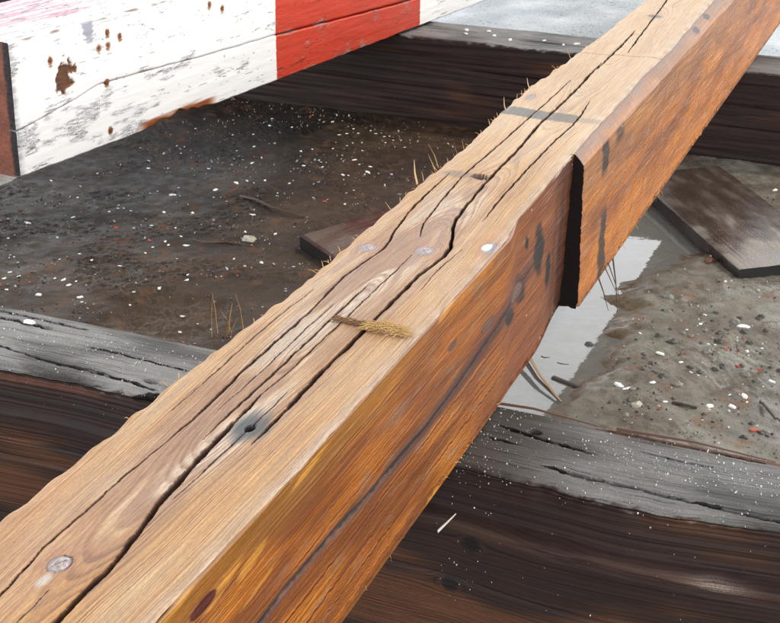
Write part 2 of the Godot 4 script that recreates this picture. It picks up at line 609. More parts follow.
func build_near_timber() -> void:
	var cr := near_cracks()
	var root := base("dark_cross_timber", Vector3(-0.15, 0, 0.15))
	tag(root, "nearest dark weathered sleeper with split silver-grey top, running under the orange timber", "timber", "dark cross timbers under the long timber")
	var xs := PackedFloat32Array([-2.6, -2.2, -1.8, -1.5])
	var x := NX0
	while x < NX1:
		xs.append(x)
		x += 0.0036
	for v in [1.3, 1.5, 1.9, 2.3]: xs.append(v)
	var as_ := PackedFloat32Array()
	var a := 0.0
	while a < 0.30:
		as_.append(a)
		a += 0.0026
	a = 0.3001
	while a < 0.955:
		as_.append(a)
		a += 0.0034
	var off := -root.position
	var arc := 0.955
	var pts := rows(as_.size(), func(j: int):
		var r := PackedVector3Array()
		for i in xs.size(): r.append(near_point(xs[i], as_[j], cr) + off)
		return r)
	var uvs := []
	for j in as_.size():
		var r := PackedVector2Array()
		for i in xs.size(): r.append(Vector2((xs[i] - NX0) / (NX1 - NX0), as_[j] / arc))
		uvs.append(r)
	var m := timber_paint(1900, 760, NX0, NX1, arc, 0.30, true, 0.0, cr)
	obj("body", sheet(pts, uvs, xs.size(), -1.0), m, root)
	timber_backs(root, xs, pts, m)
	for s in [[0.90, 0.0, 0.34], [0.52, -0.012, 0.30]]:       # loose slivers along the back edge
		var st := fresh()
		rod(st, [Vector3(s[0] - s[2], T - 0.004, 0.004), Vector3(s[0] - s[2] * 0.5, T + 0.001, 0.003 + s[1] * 0.4), Vector3(s[0], T - 0.006, 0.006)], 0.006, 0.002, 5, 0.6)
		obj("sliver", done(st), std(Color8(84, 54, 40), 0.6), root, off)


func timber_backs(root: Node3D, xs: PackedFloat32Array, pts: Array, m: Material) -> void:
	# the back and both ends of a timber whose top and front are a sheet
	var back := []
	var uv := []
	var first: PackedVector3Array = pts[0]
	for j in 3:
		var r := PackedVector3Array()
		var u := PackedVector2Array()
		var i := 0
		while i < xs.size():
			var p: Vector3 = first[i]
			r.append(Vector3(p.x, lerpf(-0.25, p.y, j / 2.0), p.z - 0.004 * (1.0 - j / 2.0)))
			u.append(Vector2(p.x, 0.6 + 0.3 * j / 2.0))
			i += 6
		back.append(r)
		uv.append(u)
	obj("back_face", sheet(back, uv, back[0].size(), -1.0), m, root)
	for e in [0, xs.size() - 1]:
		var st := fresh()
		var c := Vector3(pts[0][e].x, 0.1, 0.0)
		var ring := PackedVector3Array()
		ring.append(Vector3(pts[0][e].x, -0.25, pts[0][e].z))
		for j in range(0, pts.size(), 6): ring.append(pts[j][e])
		ring.append(Vector3(pts[0][e].x, -0.25, pts[pts.size() - 1][e].z))
		c.z = (ring[0].z + ring[ring.size() - 1].z) * 0.5
		for j in ring.size() - 1:
			var tri := [c, ring[j], ring[j + 1]] if e == 0 else [c, ring[j + 1], ring[j]]
			for p in tri: st.add_vertex(p)
		obj("end_grain", done(st), std(Color8(62, 46, 38), 0.8), root)


func build_far_timber() -> void:
	var root := base("dark_cross_timber", Vector3(-0.3, 0, -3.35), -0.0)
	tag(root, "far dark wet sleeper with brown-black front, under the red and white timber's far part", "timber", "dark cross timbers under the long timber")
	var xs := PackedFloat32Array([-5.0, -4.0, -3.2, -2.8])
	var x := -2.6
	while x < 1.1:
		xs.append(x)
		x += 0.012
	for v in [1.3, 1.8, 2.6]: xs.append(v)
	var as_ := PackedFloat32Array()
	var a := 0.0
	while a < 0.74:
		as_.append(a)
		a += 0.006
	var off := -root.position
	var pts := rows(as_.size(), func(j: int):
		var aa := as_[j]
		var r := PackedVector3Array()
		for i in xs.size():
			var xx := xs[i]
			var z0 := -3.198 - 0.0194 * -xx * -1.0 - 0.012      # front top edge
			var edge := 0.312
			var g := gs.get_noise_2d(xx * 2.4 + 8.0, aa * 70.0)
			var p := Vector3(xx, 0, 0)
			if aa < edge:
				var back := edge - aa
				p.y = T - 0.006 + 0.002 * g + 0.004 * gf.get_noise_2d(xx * 4.0, aa * 8.0)
				p.z = z0 - back
				var d1 := 0.016 - back
				if d1 > 0: p.y -= d1 * d1 / 0.03
				# long checks in the top
				p.y -= 0.012 * exp(-pow((aa - 0.20 - 0.02 * sin(xx * 1.7)) / 0.006, 2.0)) * smoothstep(-0.2, 0.2, gs.get_noise_2d(xx * 1.5, 3.0))
			else:
				var d := aa - edge
				p.y = maxf(T - 0.014 - d, -0.03)
				p.z = z0 + 0.004 * g + 0.006 * gs.get_noise_2d(xx * 1.1, d * 6.0) + 0.006 * smoothstep(0, 0.05, d)
				p.z -= 0.010 * exp(-pow((d - 0.14 - 0.018 * xx) / 0.005, 2.0)) * smoothstep(-0.3, 0.1, gs.get_noise_2d(xx * 1.2, 13.0))
				p.z -= 0.008 * exp(-pow((d - 0.235 - 0.01 * xx) / 0.004, 2.0))
			r.append(p + off)
		return r)
	var uvs := []
	for j in as_.size():
		var r := PackedVector2Array()
		for i in xs.size(): r.append(Vector2((xs[i] + 2.6) / 3.7, as_[j] / 0.74))
		uvs.append(r)
	var m := timber_paint(1100, 300, -2.6, 1.1, 0.74, 0.312, false, 17.0, [])
	obj("body", sheet(pts, uvs, xs.size(), -1.0), m, root)
	timber_backs(root, xs, pts, m)


# ==================================================================== red and white timber
func seam_h(s: float) -> float:
	return lerps(PackedFloat32Array([0.0, 0.160, -0.05, 0.163, -0.25, 0.196, -0.40, 0.222, -0.75, 0.210, -0.95, 0.200, -1.43, 0.186, -2.4, 0.140, -6.5, 0.12]), -s)


func build_painted_timber() -> void:
	var root := base("painted_timber", Vector3(-1.5645, T, -0.807), -0.1464)
	tag(root, "white painted timber with a red band and rusty nails, lying beside the orange timber", "timber")
	var L := 6.2
	var hh := 0.44
	var ss := PackedFloat32Array()
	var s := 0.0
	while s < 3.7:
		ss.append(s)
		s += 0.0065
	for v in [3.9, 4.4, 5.2, L]: ss.append(v)
	var m := painted(1280, 200, func(j: int):
		var a := PackedByteArray()
		var b := PackedByteArray()
		a.resize(1280 * 3)
		b.resize(1280 * 2)
		var h := 0.46 * (j + 0.5) / 200.0
		for i in 1280:
			var q := 3.75 * (i + 0.5) / 1280.0
			var f := gf.get_noise_2d(q * 5.0, h * 60.0)
			var f2 := gs.get_noise_2d(q * 26.0, h * 240.0)
			var bl := gf.get_noise_2d(q * 6.0 + 30.0, h * 12.0)
			var r := 236.0 + 6.0 * f
			var g := 234.0 + 6.0 * f
			var bb := 230.0 + 6.0 * f
			# bare grey where the paint has rubbed thin
			var low := smoothstep(0.16, 0.05, absf(h - 0.10)) * smoothstep(1.1, 0.5, q)
			var rub := smoothstep(0.30, 0.58, bl + 0.5 * f + 0.34 * low + 0.22 * smoothstep(0.03, 0.0, absf(h - seam_h(q)))) * smoothstep(-0.35, 0.25, f2 + 0.6 * ns.get_noise_2d(i * 0.6, j * 0.9)) * 0.9
			rub = maxf(rub, 0.9 * smoothstep(0.035, 0.0, q - 0.02 * bl) * smoothstep(-0.5, 0.2, f))
			var slash := smoothstep(0.72, 0.9, gs.get_noise_2d((q + h * 0.5) * 60.0, h * 9.0)) * smoothstep(0.12, 0.05, absf(h - 0.09)) * smoothstep(0.9, 0.75, absf(q - 0.3) + 0.45)
			rub = clampf(maxf(rub, slash), 0.0, 1.0)
			r = lerpf(r, 150.0, rub); g = lerpf(g, 148.0, rub); bb = lerpf(bb, 150.0, rub)
			# red band
			var e0 := 1.416 + 0.002 * gf.get_noise_2d(h * 60.0, 4.0)
			var e1 := 2.565 + 0.002 * gf.get_noise_2d(h * 60.0, 8.0)
			if q > e0 and q < e1:
				var k := 1.0 + 0.10 * f + 0.06 * f2
				r = 190.0 * k; g = 56.0 * k; bb = 30.0 * k
				var wr := 0.8 * smoothstep(0.34, 0.66, bl + 0.5 * f2 + 0.35 * smoothstep(0.05, 0.0, h) + 0.25 * smoothstep(0.02, 0.0, absf(h - seam_h(q))))
				r = lerpf(r, 150.0, wr); g = lerpf(g, 128.0, wr); bb = lerpf(bb, 124.0, wr)
			# hairline checks in the paint along the grain
			var ck := absf(gf.get_noise_2d(q * 1.7 + 60.0, h * 26.0))
			if ck < 0.010 and bl > 0.05: r *= 0.62; g *= 0.60; bb *= 0.58
			# rust patch and rot at the lower edge
			var rp := Vector2((q - 0.235 - 0.25 * (h - 0.28)) / 0.062, (h - 0.283) / 0.078).length() + 0.75 * gf.get_noise_2d(q * 30.0, h * 30.0)
			var rt := 1.0 - smoothstep(0.55, 0.72, rp)
			r = lerpf(r, 92.0 + 30.0 * f2, rt); g = lerpf(g, 58.0 + 18.0 * f2, rt); bb = lerpf(bb, 34.0, rt)
			var ro := smoothstep(0.052, 0.028, h + 0.02 * f + 0.00 * q) * smoothstep(0.24, 0.16, absf(q - 0.80)) * smoothstep(-0.25, 0.1, f + 0.2)
			r = lerpf(r, 132.0, ro); g = lerpf(g, 66.0, ro); bb = lerpf(bb, 30.0, ro)
			var dirt := smoothstep(0.012, 0.003, h + 0.008 * f)
			r = lerpf(r, 70.0, dirt); g = lerpf(g, 56.0, dirt); bb = lerpf(bb, 44.0, dirt)
			# grey run below the top edge
			var gr := smoothstep(0.034, 0.022, absf(q - 0.355 + 0.1 * (h - 0.40)) + 0.02 * f + (0.44 - h) * 0.16) * smoothstep(0.35, 0.39, h + 0.03 * f2 + 0.02 * f)
			r = lerpf(r, 150.0, gr); g = lerpf(g, 151.0, gr); bb = lerpf(bb, 160.0, gr)
			var te := smoothstep(0.428, 0.436, h + 0.004 * f2) * smoothstep(-0.05, 0.25, bl + 0.5 * f)
			r = lerpf(r, 118.0, te); g = lerpf(g, 104.0, te); bb = lerpf(bb, 94.0, te)
			# rust weeping from the nails
			for n in [[0.445, 0.387], [0.505, 0.363], [0.172, 0.351], [0.43, 0.222], [0.433, 0.055], [0.40, 0.345], [0.445, 0.345], [0.999, 0.382], [1.075, 0.354]]:
				var dn := Vector2(q - n[0], (h - n[1]) * (0.55 if h < n[1] else 1.0)).length()
				var w := 1.0 - smoothstep(0.007, 0.015, dn + 0.005 * f2)
				r = lerpf(r, 120.0, w * 0.8); g = lerpf(g, 72.0, w * 0.8); bb = lerpf(bb, 40.0, w * 0.8)
			a[i * 3] = clampi(int(r), 0, 255); a[i * 3 + 1] = clampi(int(g), 0, 255); a[i * 3 + 2] = clampi(int(bb), 0, 255)
			b[i * 2] = clampi(int(140.0 + 36.0 * f + 20.0 * f2 - 50.0 * rub - 80.0 * rt), 0, 255)
			b[i * 2 + 1] = clampi(int(255.0 * (0.5 + 0.3 * rub + 0.3 * rt)), 40, 255)
		return [a, b], 0.25)
	var mt := painted(512, 160, func(j: int):
		var a := PackedByteArray()
		var b := PackedByteArray()
		a.resize(512 * 3)
		b.resize(512 * 2)
		var d := 0.42 * (j + 0.5) / 160.0
		for i in 512:
			var q := 3.75 * (i + 0.5) / 512.0
			var f := gf.get_noise_2d(q * 4.0 + 7.0, d * 50.0)
			var bl := gf.get_noise_2d(q * 3.5 + 90.0, d * 9.0)
			var r := 236.0 + 6.0 * f
			var g := 224.0 + 8.0 * f
			var bb := 222.0 + 8.0 * f
			var rub := smoothstep(0.12, 0.45, bl + 0.6 * f)
			r = lerpf(r, 156.0, rub); g = lerpf(g, 146.0, rub); bb = lerpf(bb, 144.0, rub)
			var pk := smoothstep(0.11, 0.15, d + 0.06 * bl) * smoothstep(0.75, 0.4, q) * smoothstep(-0.4, 0.1, f)
			r = lerpf(r, 190.0, pk); g = lerpf(g, 150.0, pk); bb = lerpf(bb, 158.0, pk)
			if q > 1.416 and q < 2.565:
				r = 190.0; g = 56.0; bb = 30.0
			if absf(f) < 0.03: r *= 0.5; g *= 0.46; bb *= 0.42
			a[i * 3] = clampi(int(r), 0, 255); a[i * 3 + 1] = clampi(int(g), 0, 255); a[i * 3 + 2] = clampi(int(bb), 0, 255)
			b[i * 2] = clampi(int(140.0 + 60.0 * f - 40.0 * rub), 0, 255)
			b[i * 2 + 1] = clampi(int(255.0 * (0.55 + 0.3 * rub)), 40, 255)
		return [a, b], 0.25)
	for part in 2:
		# the lower and the upper piece, with the open seam between them
		var nh := 42 if part == 0 else 50
		var P := []
		var U := []
		for j in nh + 1:
			var r := PackedVector3Array()
			var u := PackedVector2Array()
			var t := float(j) / nh
			for i in ss.size():
				var q := ss[i]
				var sm := seam_h(q) + 0.003 * gs.get_noise_2d(q * 9.0, 2.0)
				var gap := 0.0009 + 0.0014 * gs.get_noise_2d(q * 4.0, 6.0) + 0.0018 * smoothstep(1.2, 1.5, q)
				var lo := 0.004 + 0.005 * gf.get_noise_2d(q * 9.0, 1.0) if part == 0 else sm + gap
				if part == 0: lo += 0.028 * smoothstep(0.22, 0.02, absf(q - 0.80)) * (0.7 + 0.6 * gs.get_noise_2d(q * 18.0, 3.0)) + 0.006 * smoothstep(0.4, 0.0, q)
				var hi := sm - gap if part == 0 else hh
				var h := lerpf(lo, hi, t)
				var e := minf(h - lo, hi - h)
				var re := 0.003
				var x := 0.0015 * gf.get_noise_2d(q * 3.0, h * 30.0) + 0.003 * gs.get_noise_2d(q * 0.9, h * 4.0 + part * 7.0)
				if e < re: x -= re - sqrt(maxf(re * re - (re - e) * (re - e), 0.0))
				if j == 0 and part == 0: x -= 0.012
				# the picked-out rust patch
				var rp := Vector2((q - 0.235 - 0.25 * (h - 0.28)) / 0.062, (h - 0.283) / 0.078).length() + 0.75 * gf.get_noise_2d(q * 30.0, h * 30.0)
				x -= 0.008 * (1.0 - smoothstep(0.5, 0.75, rp))
				r.append(Vector3(x, h, -q))
				u.append(Vector2(q / 3.75, h / 0.46))
			P.append(r)
			U.append(u)
		# turn back into the seam or under the timber, and (upper) over the top
		var back := PackedVector3Array()
		var bu := PackedVector2Array()
		if part == 0:
			for i in ss.size():
				back.append(P[0][i] + Vector3(-0.40, 0.0, 0.0))
				bu.append(U[0][i])
			P.push_front(back)
			U.push_front(bu)
			var b2 := PackedVector3Array()
			for i in ss.size(): b2.append(P[nh + 1][i] + Vector3(-0.03, -0.001, 0.0))
			P.append(b2)
			U.append(U[nh + 1])
		else:
			for i in ss.size(): back.append(P[0][i] + Vector3(-0.03, 0.001, 0.0))
			P.push_front(back)
			U.push_front(U[0])
		obj("lower_piece" if part == 0 else "upper_piece", sheet(P, U, ss.size(), -1.0), m, root)
		if part == 1:
			var Q := []
			var V := []
			for j in 31:
				var r := PackedVector3Array()
				var u := PackedVector2Array()
				var d := 0.42 * j / 30.0
				for i in ss.size():
					var q := ss[i]
					var y := hh + 0.002 * gf.get_noise_2d(q * 3.0, d * 30.0)
					y -= 0.010 * exp(-pow((d - 0.055 - 0.02 * sin(q * 2.0)) / 0.004, 2.0)) * smoothstep(0.0, 0.3, gs.get_noise_2d(q * 2.2, 7.0))
					if j == 0: y = P[P.size() - 1][i].y
					r.append(Vector3(P[P.size() - 1][i].x if j == 0 else -0.004 - d, y, -q))
					u.append(Vector2(q / 3.75, d / 0.42))
				Q.append(r)
				V.append(u)
			var bk := PackedVector3Array()
			for i in ss.size(): bk.append(Vector3(-0.425, 0.01, -ss[i]))
			Q.append(bk)
			V.append(V[30])
			obj("top_face", sheet(Q, V, ss.size(), -1.0), mt, root)
	# the near end: bare, rust-brown, with a black strip along its front edge
	var endm := painted(128, 128, func(j: int):
		var a := PackedByteArray()
		var b := PackedByteArray()
		a.resize(128 * 3)
		b.resize(128 * 2)
		for i in 128:
			var f := gf.get_noise_2d(i * 0.02, j * 0.06)
			var g := gs.get_noise_2d(i * 0.3, j * 0.3)
			var k := 1.0 + 0.3 * f + 0.15 * g
			var dk := smoothstep(0.93, 0.96, i / 128.0 + 0.02 * f)
			a[i * 3] = clampi(int(lerpf(112.0, 26.0, dk) * k), 0, 255); a[i * 3 + 1] = clampi(int(lerpf(62.0, 20.0, dk) * k), 0, 255); a[i * 3 + 2] = clampi(int(lerpf(44.0, 24.0, dk) * k), 0, 255)
			b[i * 2] = clampi(int(128.0 + 60.0 * g + 40.0 * f), 0, 255)
			b[i * 2 + 1] = 150
		return [a, b], 0.3)
	var E := []
	var F := []
	for j in 12:
		var r := PackedVector3Array()
		var u := PackedVector2Array()
		for i in 12:
			var t := i / 11.0
			r.append(Vector3(-0.42 + 0.414 * t, 0.006 + (hh - 0.008) * j / 11.0, 0.001 + 0.004 * gs.get_noise_2d(i * 0.8, j * 0.8) - 0.006 * pow(absf(t * 2.0 - 1.0), 8.0)))
			u.append(Vector2(t, j / 11.0))
		E.append(r)
		F.append(u)
	obj("end_grain", sheet(E, F, 12, 1.0), endm, root)
	var rust := std(Color8(112, 62, 30), 0.85)
	for n in [[0.445, 0.387, 0.012], [0.505, 0.363, 0.010], [0.172, 0.351, 0.009], [0.43, 0.222, 0.009], [0.433, 0.055, 0.008], [0.40, 0.345, 0.006], [0.445, 0.345, 0.006], [0.999, 0.382, 0.008], [1.075, 0.354, 0.008]]:
		obj("nail_head", lump(int(n[0] * 1000.0), Vector3(0.003, n[2], n[2]), 0.3, 10, 7), rust, root, Vector3(0.001, n[1], -n[0]))


# ==================================================================== the long squared timber
func top_cracks() -> Array:     # [width, depth, x, z, x, z ...] z falling
	return [
		[0.0105, 0.030, 0.200, 1.80, 0.195, 1.55, 0.191, 1.52, 0.188, 1.48, 0.187, 1.43, 0.188, 1.39, 0.185, 1.36, 0.179, 1.32, 0.175, 1.28, 0.166, 1.23, 0.161, 1.17, 0.156, 1.10, 0.153, 1.03, 0.151, 0.95, 0.150, 0.87],
		[0.0030, 0.010, 0.151, 0.93, 0.150, 0.87, 0.155, 0.80, 0.156, 0.60, 0.156, 0.55, 0.154, 0.41, 0.154, 0.28, 0.154, 0.21],
		[0.0028, 0.010, 0.097, 1.70, 0.096, 1.50, 0.089, 1.43, 0.083, 1.38, 0.084, 1.34, 0.086, 1.28, 0.083, 1.19, 0.088, 1.09, 0.088, 1.04],
		[0.0050, 0.018, 0.088, 1.08, 0.088, 0.99, 0.084, 0.86, 0.081, 0.82, 0.082, 0.67, 0.083, 0.55, 0.076, 0.44, 0.073, 0.37, 0.084, 0.25, 0.087, 0.21, 0.084, 0.16, 0.073, 0.12, 0.055, -0.02, 0.050, -0.13, 0.050, -0.30],
		[0.0048, 0.018, 0.134, 1.04, 0.132, 0.91, 0.134, 0.77, 0.132, 0.62, 0.132, 0.50, 0.133, 0.38],
		[0.0080, 0.026, 0.212, 1.03, 0.209, 0.93, 0.204, 0.76, 0.206, 0.56, 0.205, 0.41, 0.205, 0.30, 0.212, 0.23, 0.216, 0.19, 0.211, 0.14, 0.196, 0.09, 0.178, 0.035, 0.165, -0.02, 0.157, -0.10, 0.146, -0.26, 0.143, -0.35, 0.141, -0.53, 0.126, -0.78, 0.125, -0.93, 0.122, -1.20, 0.116, -1.32, 0.113, -1.48],
		[0.0070, 0.022, 0.121, -1.38, 0.117, -1.55, 0.116, -1.71, 0.107, -1.95],
		[0.0045, 0.016, 0.222, -0.03, 0.219, -0.08, 0.213, -0.17, 0.208, -0.36, 0.204, -0.63, 0.207, -0.80, 0.203, -0.90, 0.190, -1.05],
		[0.0050, 0.016, 0.158, -1.62, 0.141, -1.85, 0.119, -2.18, 0.112, -2.31, 0.097, -2.54, 0.09, -3.2],
		[0.0024, 0.008, 0.152, 1.68, 0.150, 1.55, 0.145, 1.46],
		[0.0042, 0.014, 0.133, 0.115, 0.128, 0.10, 0.110, 0.03, 0.097, -0.10, 0.083, -0.30, 0.084, -0.55, 0.083, -0.81, 0.083, -0.91, 0.081, -1.24],
		[0.0026, 0.008, 0.180, 1.21, 0.182, 1.15, 0.182, 1.09, 0.185, 0.96, 0.186, 0.85],
		[0.0022, 0.007, 0.236, 0.38, 0.230, 0.28, 0.237, 0.14],
		[0.0022, 0.006, 0.110, 0.95, 0.112, 0.80, 0.108, 0.62, 0.110, 0.50],
		[0.0018, 0.005, 0.045, 0.98, 0.043, 0.80, 0.040, 0.60, 0.046, 0.45],
	]


func crack_row(list: Array, z: float) -> PackedFloat32Array:   # x centre, half width, depth of each crack at this z
	var out := PackedFloat32Array()
	for c in list:
		var n: int = c.size()
		var za: float = c[3]
		var zb: float = c[n - 1]
		if z > za or z < zb: continue
		var xc := 0.0
		var k := 5
		while k < n:
			if z >= c[k]:
				xc = lerpf(c[k - 3], c[k - 1], (c[k - 2] - z) / maxf(c[k - 2] - c[k], 1e-5))
				break
			k += 2
		var taper := sqrt(clampf(minf(za - z, z - zb) / 0.16, 0.0, 1.0))
		xc += 0.0012 * ns.get_noise_2d(z * 22.0, c[2] * 80.0) + 0.0003 * ns.get_noise_2d(z * 90.0, c[2] * 80.0)
		out.append(xc)
		out.append(0.5 * c[0] * taper * (1.0 + 0.35 * ns.get_noise_2d(z * 14.0, c[2] * 50.0)) + 0.0002)
		out.append(c[1] * taper)
	return out


func left_x(z: float) -> float:
	return lerps(PackedFloat32Array([1.8, -0.010, 1.352, -0.010, 1.212, -0.008, 0.965, -0.005, 0.761, 0.002, 0.444, 0.013, 0.005, 0.010, -0.542, 0.012, -0.80, 0.001, -1.133, -0.006, -1.797, 0.024, -2.432, 0.027, -4.65, 0.03]), z) + 0.0022 * nf.get_noise_2d(z * 9.0, 3.0)


func right_top(z: float) -> float:
	if z < STEP:
		return lerps(PackedFloat32Array([STEP, 0.275, -0.783, 0.271, -1.184, 0.270, -1.36, 0.264, -1.74, 0.273, -2.04, 0.265, -2.5, 0.259, -4.65, 0.255]), z) + 0.002 * nf.get_noise_2d(z * 8.0, 9.0)
	return lerps(PackedFloat32Array([1.8, 0.308, 1.345, 0.302, 1.05, 0.308, 0.827, 0.306, 0.387, 0.304, 0.087, 0.303, 0.037, 0.301, -0.006, 0.296, -0.08, 0.287, -0.135, 0.285, -0.30, 0.282, STEP, 0.276]), z) + 0.0016 * nf.get_noise_2d(z * 11.0, 9.0)


func side_x(z: float, d: float) -> float:     # d = metres below the top
	var t := clampf(d / (H - T), 0.0, 1.0)
	if z < STEP:
		return lerpf(0.302, 0.315, t) + 0.004 * smoothstep(-2.0, -4.0, z)
	var cut := smoothstep(0.05, -0.10, z) * smoothstep(-0.06, 0.02, 0.40 - t * 0.40 + (-z) * 0.35)
	var full := lerpf(0.308, 0.293, t)
	var floor_ := lerpf(lerpf(0.287, 0.276, smoothstep(-0.1, STEP, z)), lerpf(0.29, 0.266, smoothstep(-0.25, STEP, z)), t)
	return lerpf(full, floor_, cut)


const KNOTS := [[0.125, 1.408, 0.0155, 0.0215], [0.056, 0.212, 0.019, 0.025], [0.170, 0.181, 0.021, 0.028], [0.030, -1.012, 0.012, 0.030], [0.121, -2.186, 0.010, 0.028], [0.285, 0.112, 0.016, 0.03]]


func top_row(r: int, w: int, h: int) -> Array:
	var a := PackedByteArray()
	var b := PackedByteArray()
	a.resize(w * 3)
	b.resize(w * 2)
	var z := Z0 + (Z1 - Z0) * (r + 0.5) / h
	var cr := crack_row(top_cracks(), z)
	var xl := left_x(z)
	var xr := right_top(z)
	var pith := 0.150 + 0.025 * gs.get_noise_2d(z * 0.7, 1.0) - 0.02 * smoothstep(-0.5, -2.0, z)
	var ph0 := 0.055 + 0.05 * gs.get_noise_2d(z * 0.9, 7.0) + 0.010 * gs.get_noise_2d(z * 4.0, 17.0)
	var far := smoothstep(-0.1, -0.9, z)
	var nearz := smoothstep(1.1, 1.5, z)
	for i in w:
		var x := lerpf(xl, xr, (i + 0.5) / w)
		var g := x
		var kin := 0.0
		var halo := 0.0
		var krad := 9.0
		for k in KNOTS:
			var dz: float = z - k[1]
			if absf(dz) > 0.42: continue
			var dx: float = x - k[0]
			var rx: float = k[2]
			var q : float = (dx * dx) / (rx * rx) + (dz * dz) / (k[3] * k[3])
			if q < 40.0:
				var s := 1.0 / maxf(q, 0.9)
				g -= dx * s * 0.95 * exp(-q * 0.045)
				halo = maxf(halo, exp(-q * 0.28))
				if q < 1.0:
					kin = 1.0 - smoothstep(0.86, 1.0, q)
					krad = sqrt(q)
		var dd := g - pith
		g += 0.0018 * gs.get_noise_2d(x * 12.0, z * 3.0) + 0.0007 * gs.get_noise_2d(x * 40.0, z * 12.0)
		dd = g - pith
		var ring := sqrt(dd * dd + ph0 * ph0)
		var ph := ring * 225.0 + 2.2 * gs.get_noise_1d(ring * 45.0)
		var each := 0.45 + 0.75 * absf(ns.get_noise_1d(floorf(ph) * 3.7)) * 1.6
		var p := ph - floorf(ph)
		var late := smoothstep(0.30, 0.86, p) * (1.0 - smoothstep(0.90, 1.0, p))
		var fib := gs.get_noise_2d(x * 1300.0, z * 14.0)
		var fib2 := gf.get_noise_2d(x * 260.0, z * 3.5)
		var pa := gf.get_noise_2d(x * 9.0 + 5.0, z * 1.9)
		var pb := gf.get_noise_2d(x * 16.0 + 50.0, z * 2.6)
		# earlywood between bare tan and weathered pink-grey
		var mid := smoothstep(0.13, 0.03, absf(x - 0.125)) * smoothstep(1.75, 1.05, z) * smoothstep(-0.6, 0.2, z)
		var grey := clampf(0.45 + 0.9 * pa + 0.35 * mid, 0.0, 1.0)
		var cr_ := lerpf(206.0, 194.0, grey)
		var cg := lerpf(149.0, 162.0, grey)
		var cb := lerpf(82.0, 122.0, grey)
		cr_ = lerpf(cr_, 214.0, far * 0.75); cg = lerpf(cg, 182.0, far * 0.75); cb = lerpf(cb, 144.0, far * 0.75)
		# mauve stain in broad tongues along the middle
		var ct := ring * 48.0 + 1.6 * pb + 0.15 * fib2
		ct -= floorf(ct)
		var tongue := smoothstep(0.42, 0.62, ct) * (1.0 - smoothstep(0.80, 0.95, ct))
		var mv := clampf(0.75 * smoothstep(0.12, 0.36, pb + 0.25 * mid) + 0.8 * tongue * smoothstep(-0.25, 0.2, pa), 0.0, 1.0) * (0.30 + 0.70 * mid) * (1.0 - 0.7 * far)
		# bleached silver-pink streaks between
		var sv := smoothstep(-0.12, 0.30, -pb + 0.5 * fib2) * (0.22 + 0.78 * mid) * (1.0 - 0.5 * nearz)
		cr_ = lerpf(cr_, 202.0, sv * 0.8); cg = lerpf(cg, 184.0, sv * 0.8); cb = lerpf(cb, 168.0, sv * 0.8)
		cr_ = lerpf(cr_, 136.0, mv * 0.62); cg = lerpf(cg, 98.0, mv * 0.62); cb = lerpf(cb, 82.0, mv * 0.62)
		var lw := late * lerpf(1.05, 0.72, grey) * (0.66 + 0.8 * fib2 + 0.3 * pb) * each * (1.0 - 0.45 * far)
		lw = clampf(lw * (1.0 + 0.5 * halo), 0.0, 0.9)
		cr_ = lerpf(cr_, 122.0, lw); cg = lerpf(cg, 80.0, lw); cb = lerpf(cb, 53.0, lw)
		var kk := 0.87 + 0.06 * pa + 0.14 * fib + 0.13 * fib2 + 0.09 * ns.get_noise_2d(i * 0.83, r * 0.31)
		# toward the near end the left side is browner
		var nb := smoothstep(0.9, 1.5, z) * smoothstep(0.2, 0.1, x)
		cr_ = lerpf(cr_, 178.0, nb * 0.5); cg = lerpf(cg, 128.0, nb * 0.5); cb = lerpf(cb, 84.0, nb * 0.5)
		# round the knots the wood is redder
		cr_ = lerpf(cr_, 172.0, halo * 0.45); cg = lerpf(cg, 116.0, halo * 0.45); cb = lerpf(cb, 84.0, halo * 0.45)
		# the knots themselves
		if kin > 0.0:
			var rr := krad * 5.0
			var pr := rr - floorf(rr)
			var kl := smoothstep(0.2, 0.9, pr) * (1.0 - smoothstep(0.92, 1.0, pr))
			var tone := 1.0 - 0.22 * kl
			cr_ = lerpf(cr_, 172.0 * tone, kin); cg = lerpf(cg, 158.0 * tone, kin); cb = lerpf(cb, 154.0 * tone, kin)
			var bark := smoothstep(0.82, 0.93, krad)
			if z > 1.0:
				var cres := bark * (0.35 + 0.65 * smoothstep(-0.1, 0.4, gs.get_noise_2d(x * 40.0, z * 30.0)))
				cr_ = lerpf(cr_, 52.0, cres); cg = lerpf(cg, 36.0, cres); cb = lerpf(cb, 32.0, cres)
			else: cr_ = lerpf(cr_, 132.0, bark * 0.5); cg = lerpf(cg, 100.0, bark * 0.5); cb = lerpf(cb, 86.0, bark * 0.5)
		# blue-black iron stain round the bolt hole
		var bq := Vector2((x - 0.184) / 0.034, (z - 0.980) / 0.062).length() + 0.35 * gf.get_noise_2d(x * 45.0, z * 14.0) + 0.25 * fib2
		var bs := (1.0 - smoothstep(0.40, 1.15, bq)) * 0.86
		# and the stripe an iron strap has left across the top
		var sz := z + 0.860 - 0.02 * (x - 0.1)
		var sq := smoothstep(0.043, 0.034, absf(sz) + 0.006 * gf.get_noise_2d(x * 60.0, z * 20.0)) * smoothstep(0.215, 0.195, x)
		sq = maxf(sq, 0.35 * smoothstep(0.03, 0.015, absf(sz)) * smoothstep(0.19, 0.21, x))
		bs = maxf(bs, sq * (0.62 + 0.25 * pa))
		# small smears of the same
		bs = maxf(bs, 0.55 * (1.0 - smoothstep(0.5, 1.0, Vector2((x - 0.121) / 0.035, (z + 2.186) / 0.03).length())))
		bs = maxf(bs, 0.35 * (1.0 - smoothstep(0.5, 1.0, Vector2((x - 0.07) / 0.05, (z + 0.30) / 0.03).length())))
		cr_ = lerpf(cr_, 64.0, bs); cg = lerpf(cg, 68.0, bs); cb = lerpf(cb, 70.0, bs)
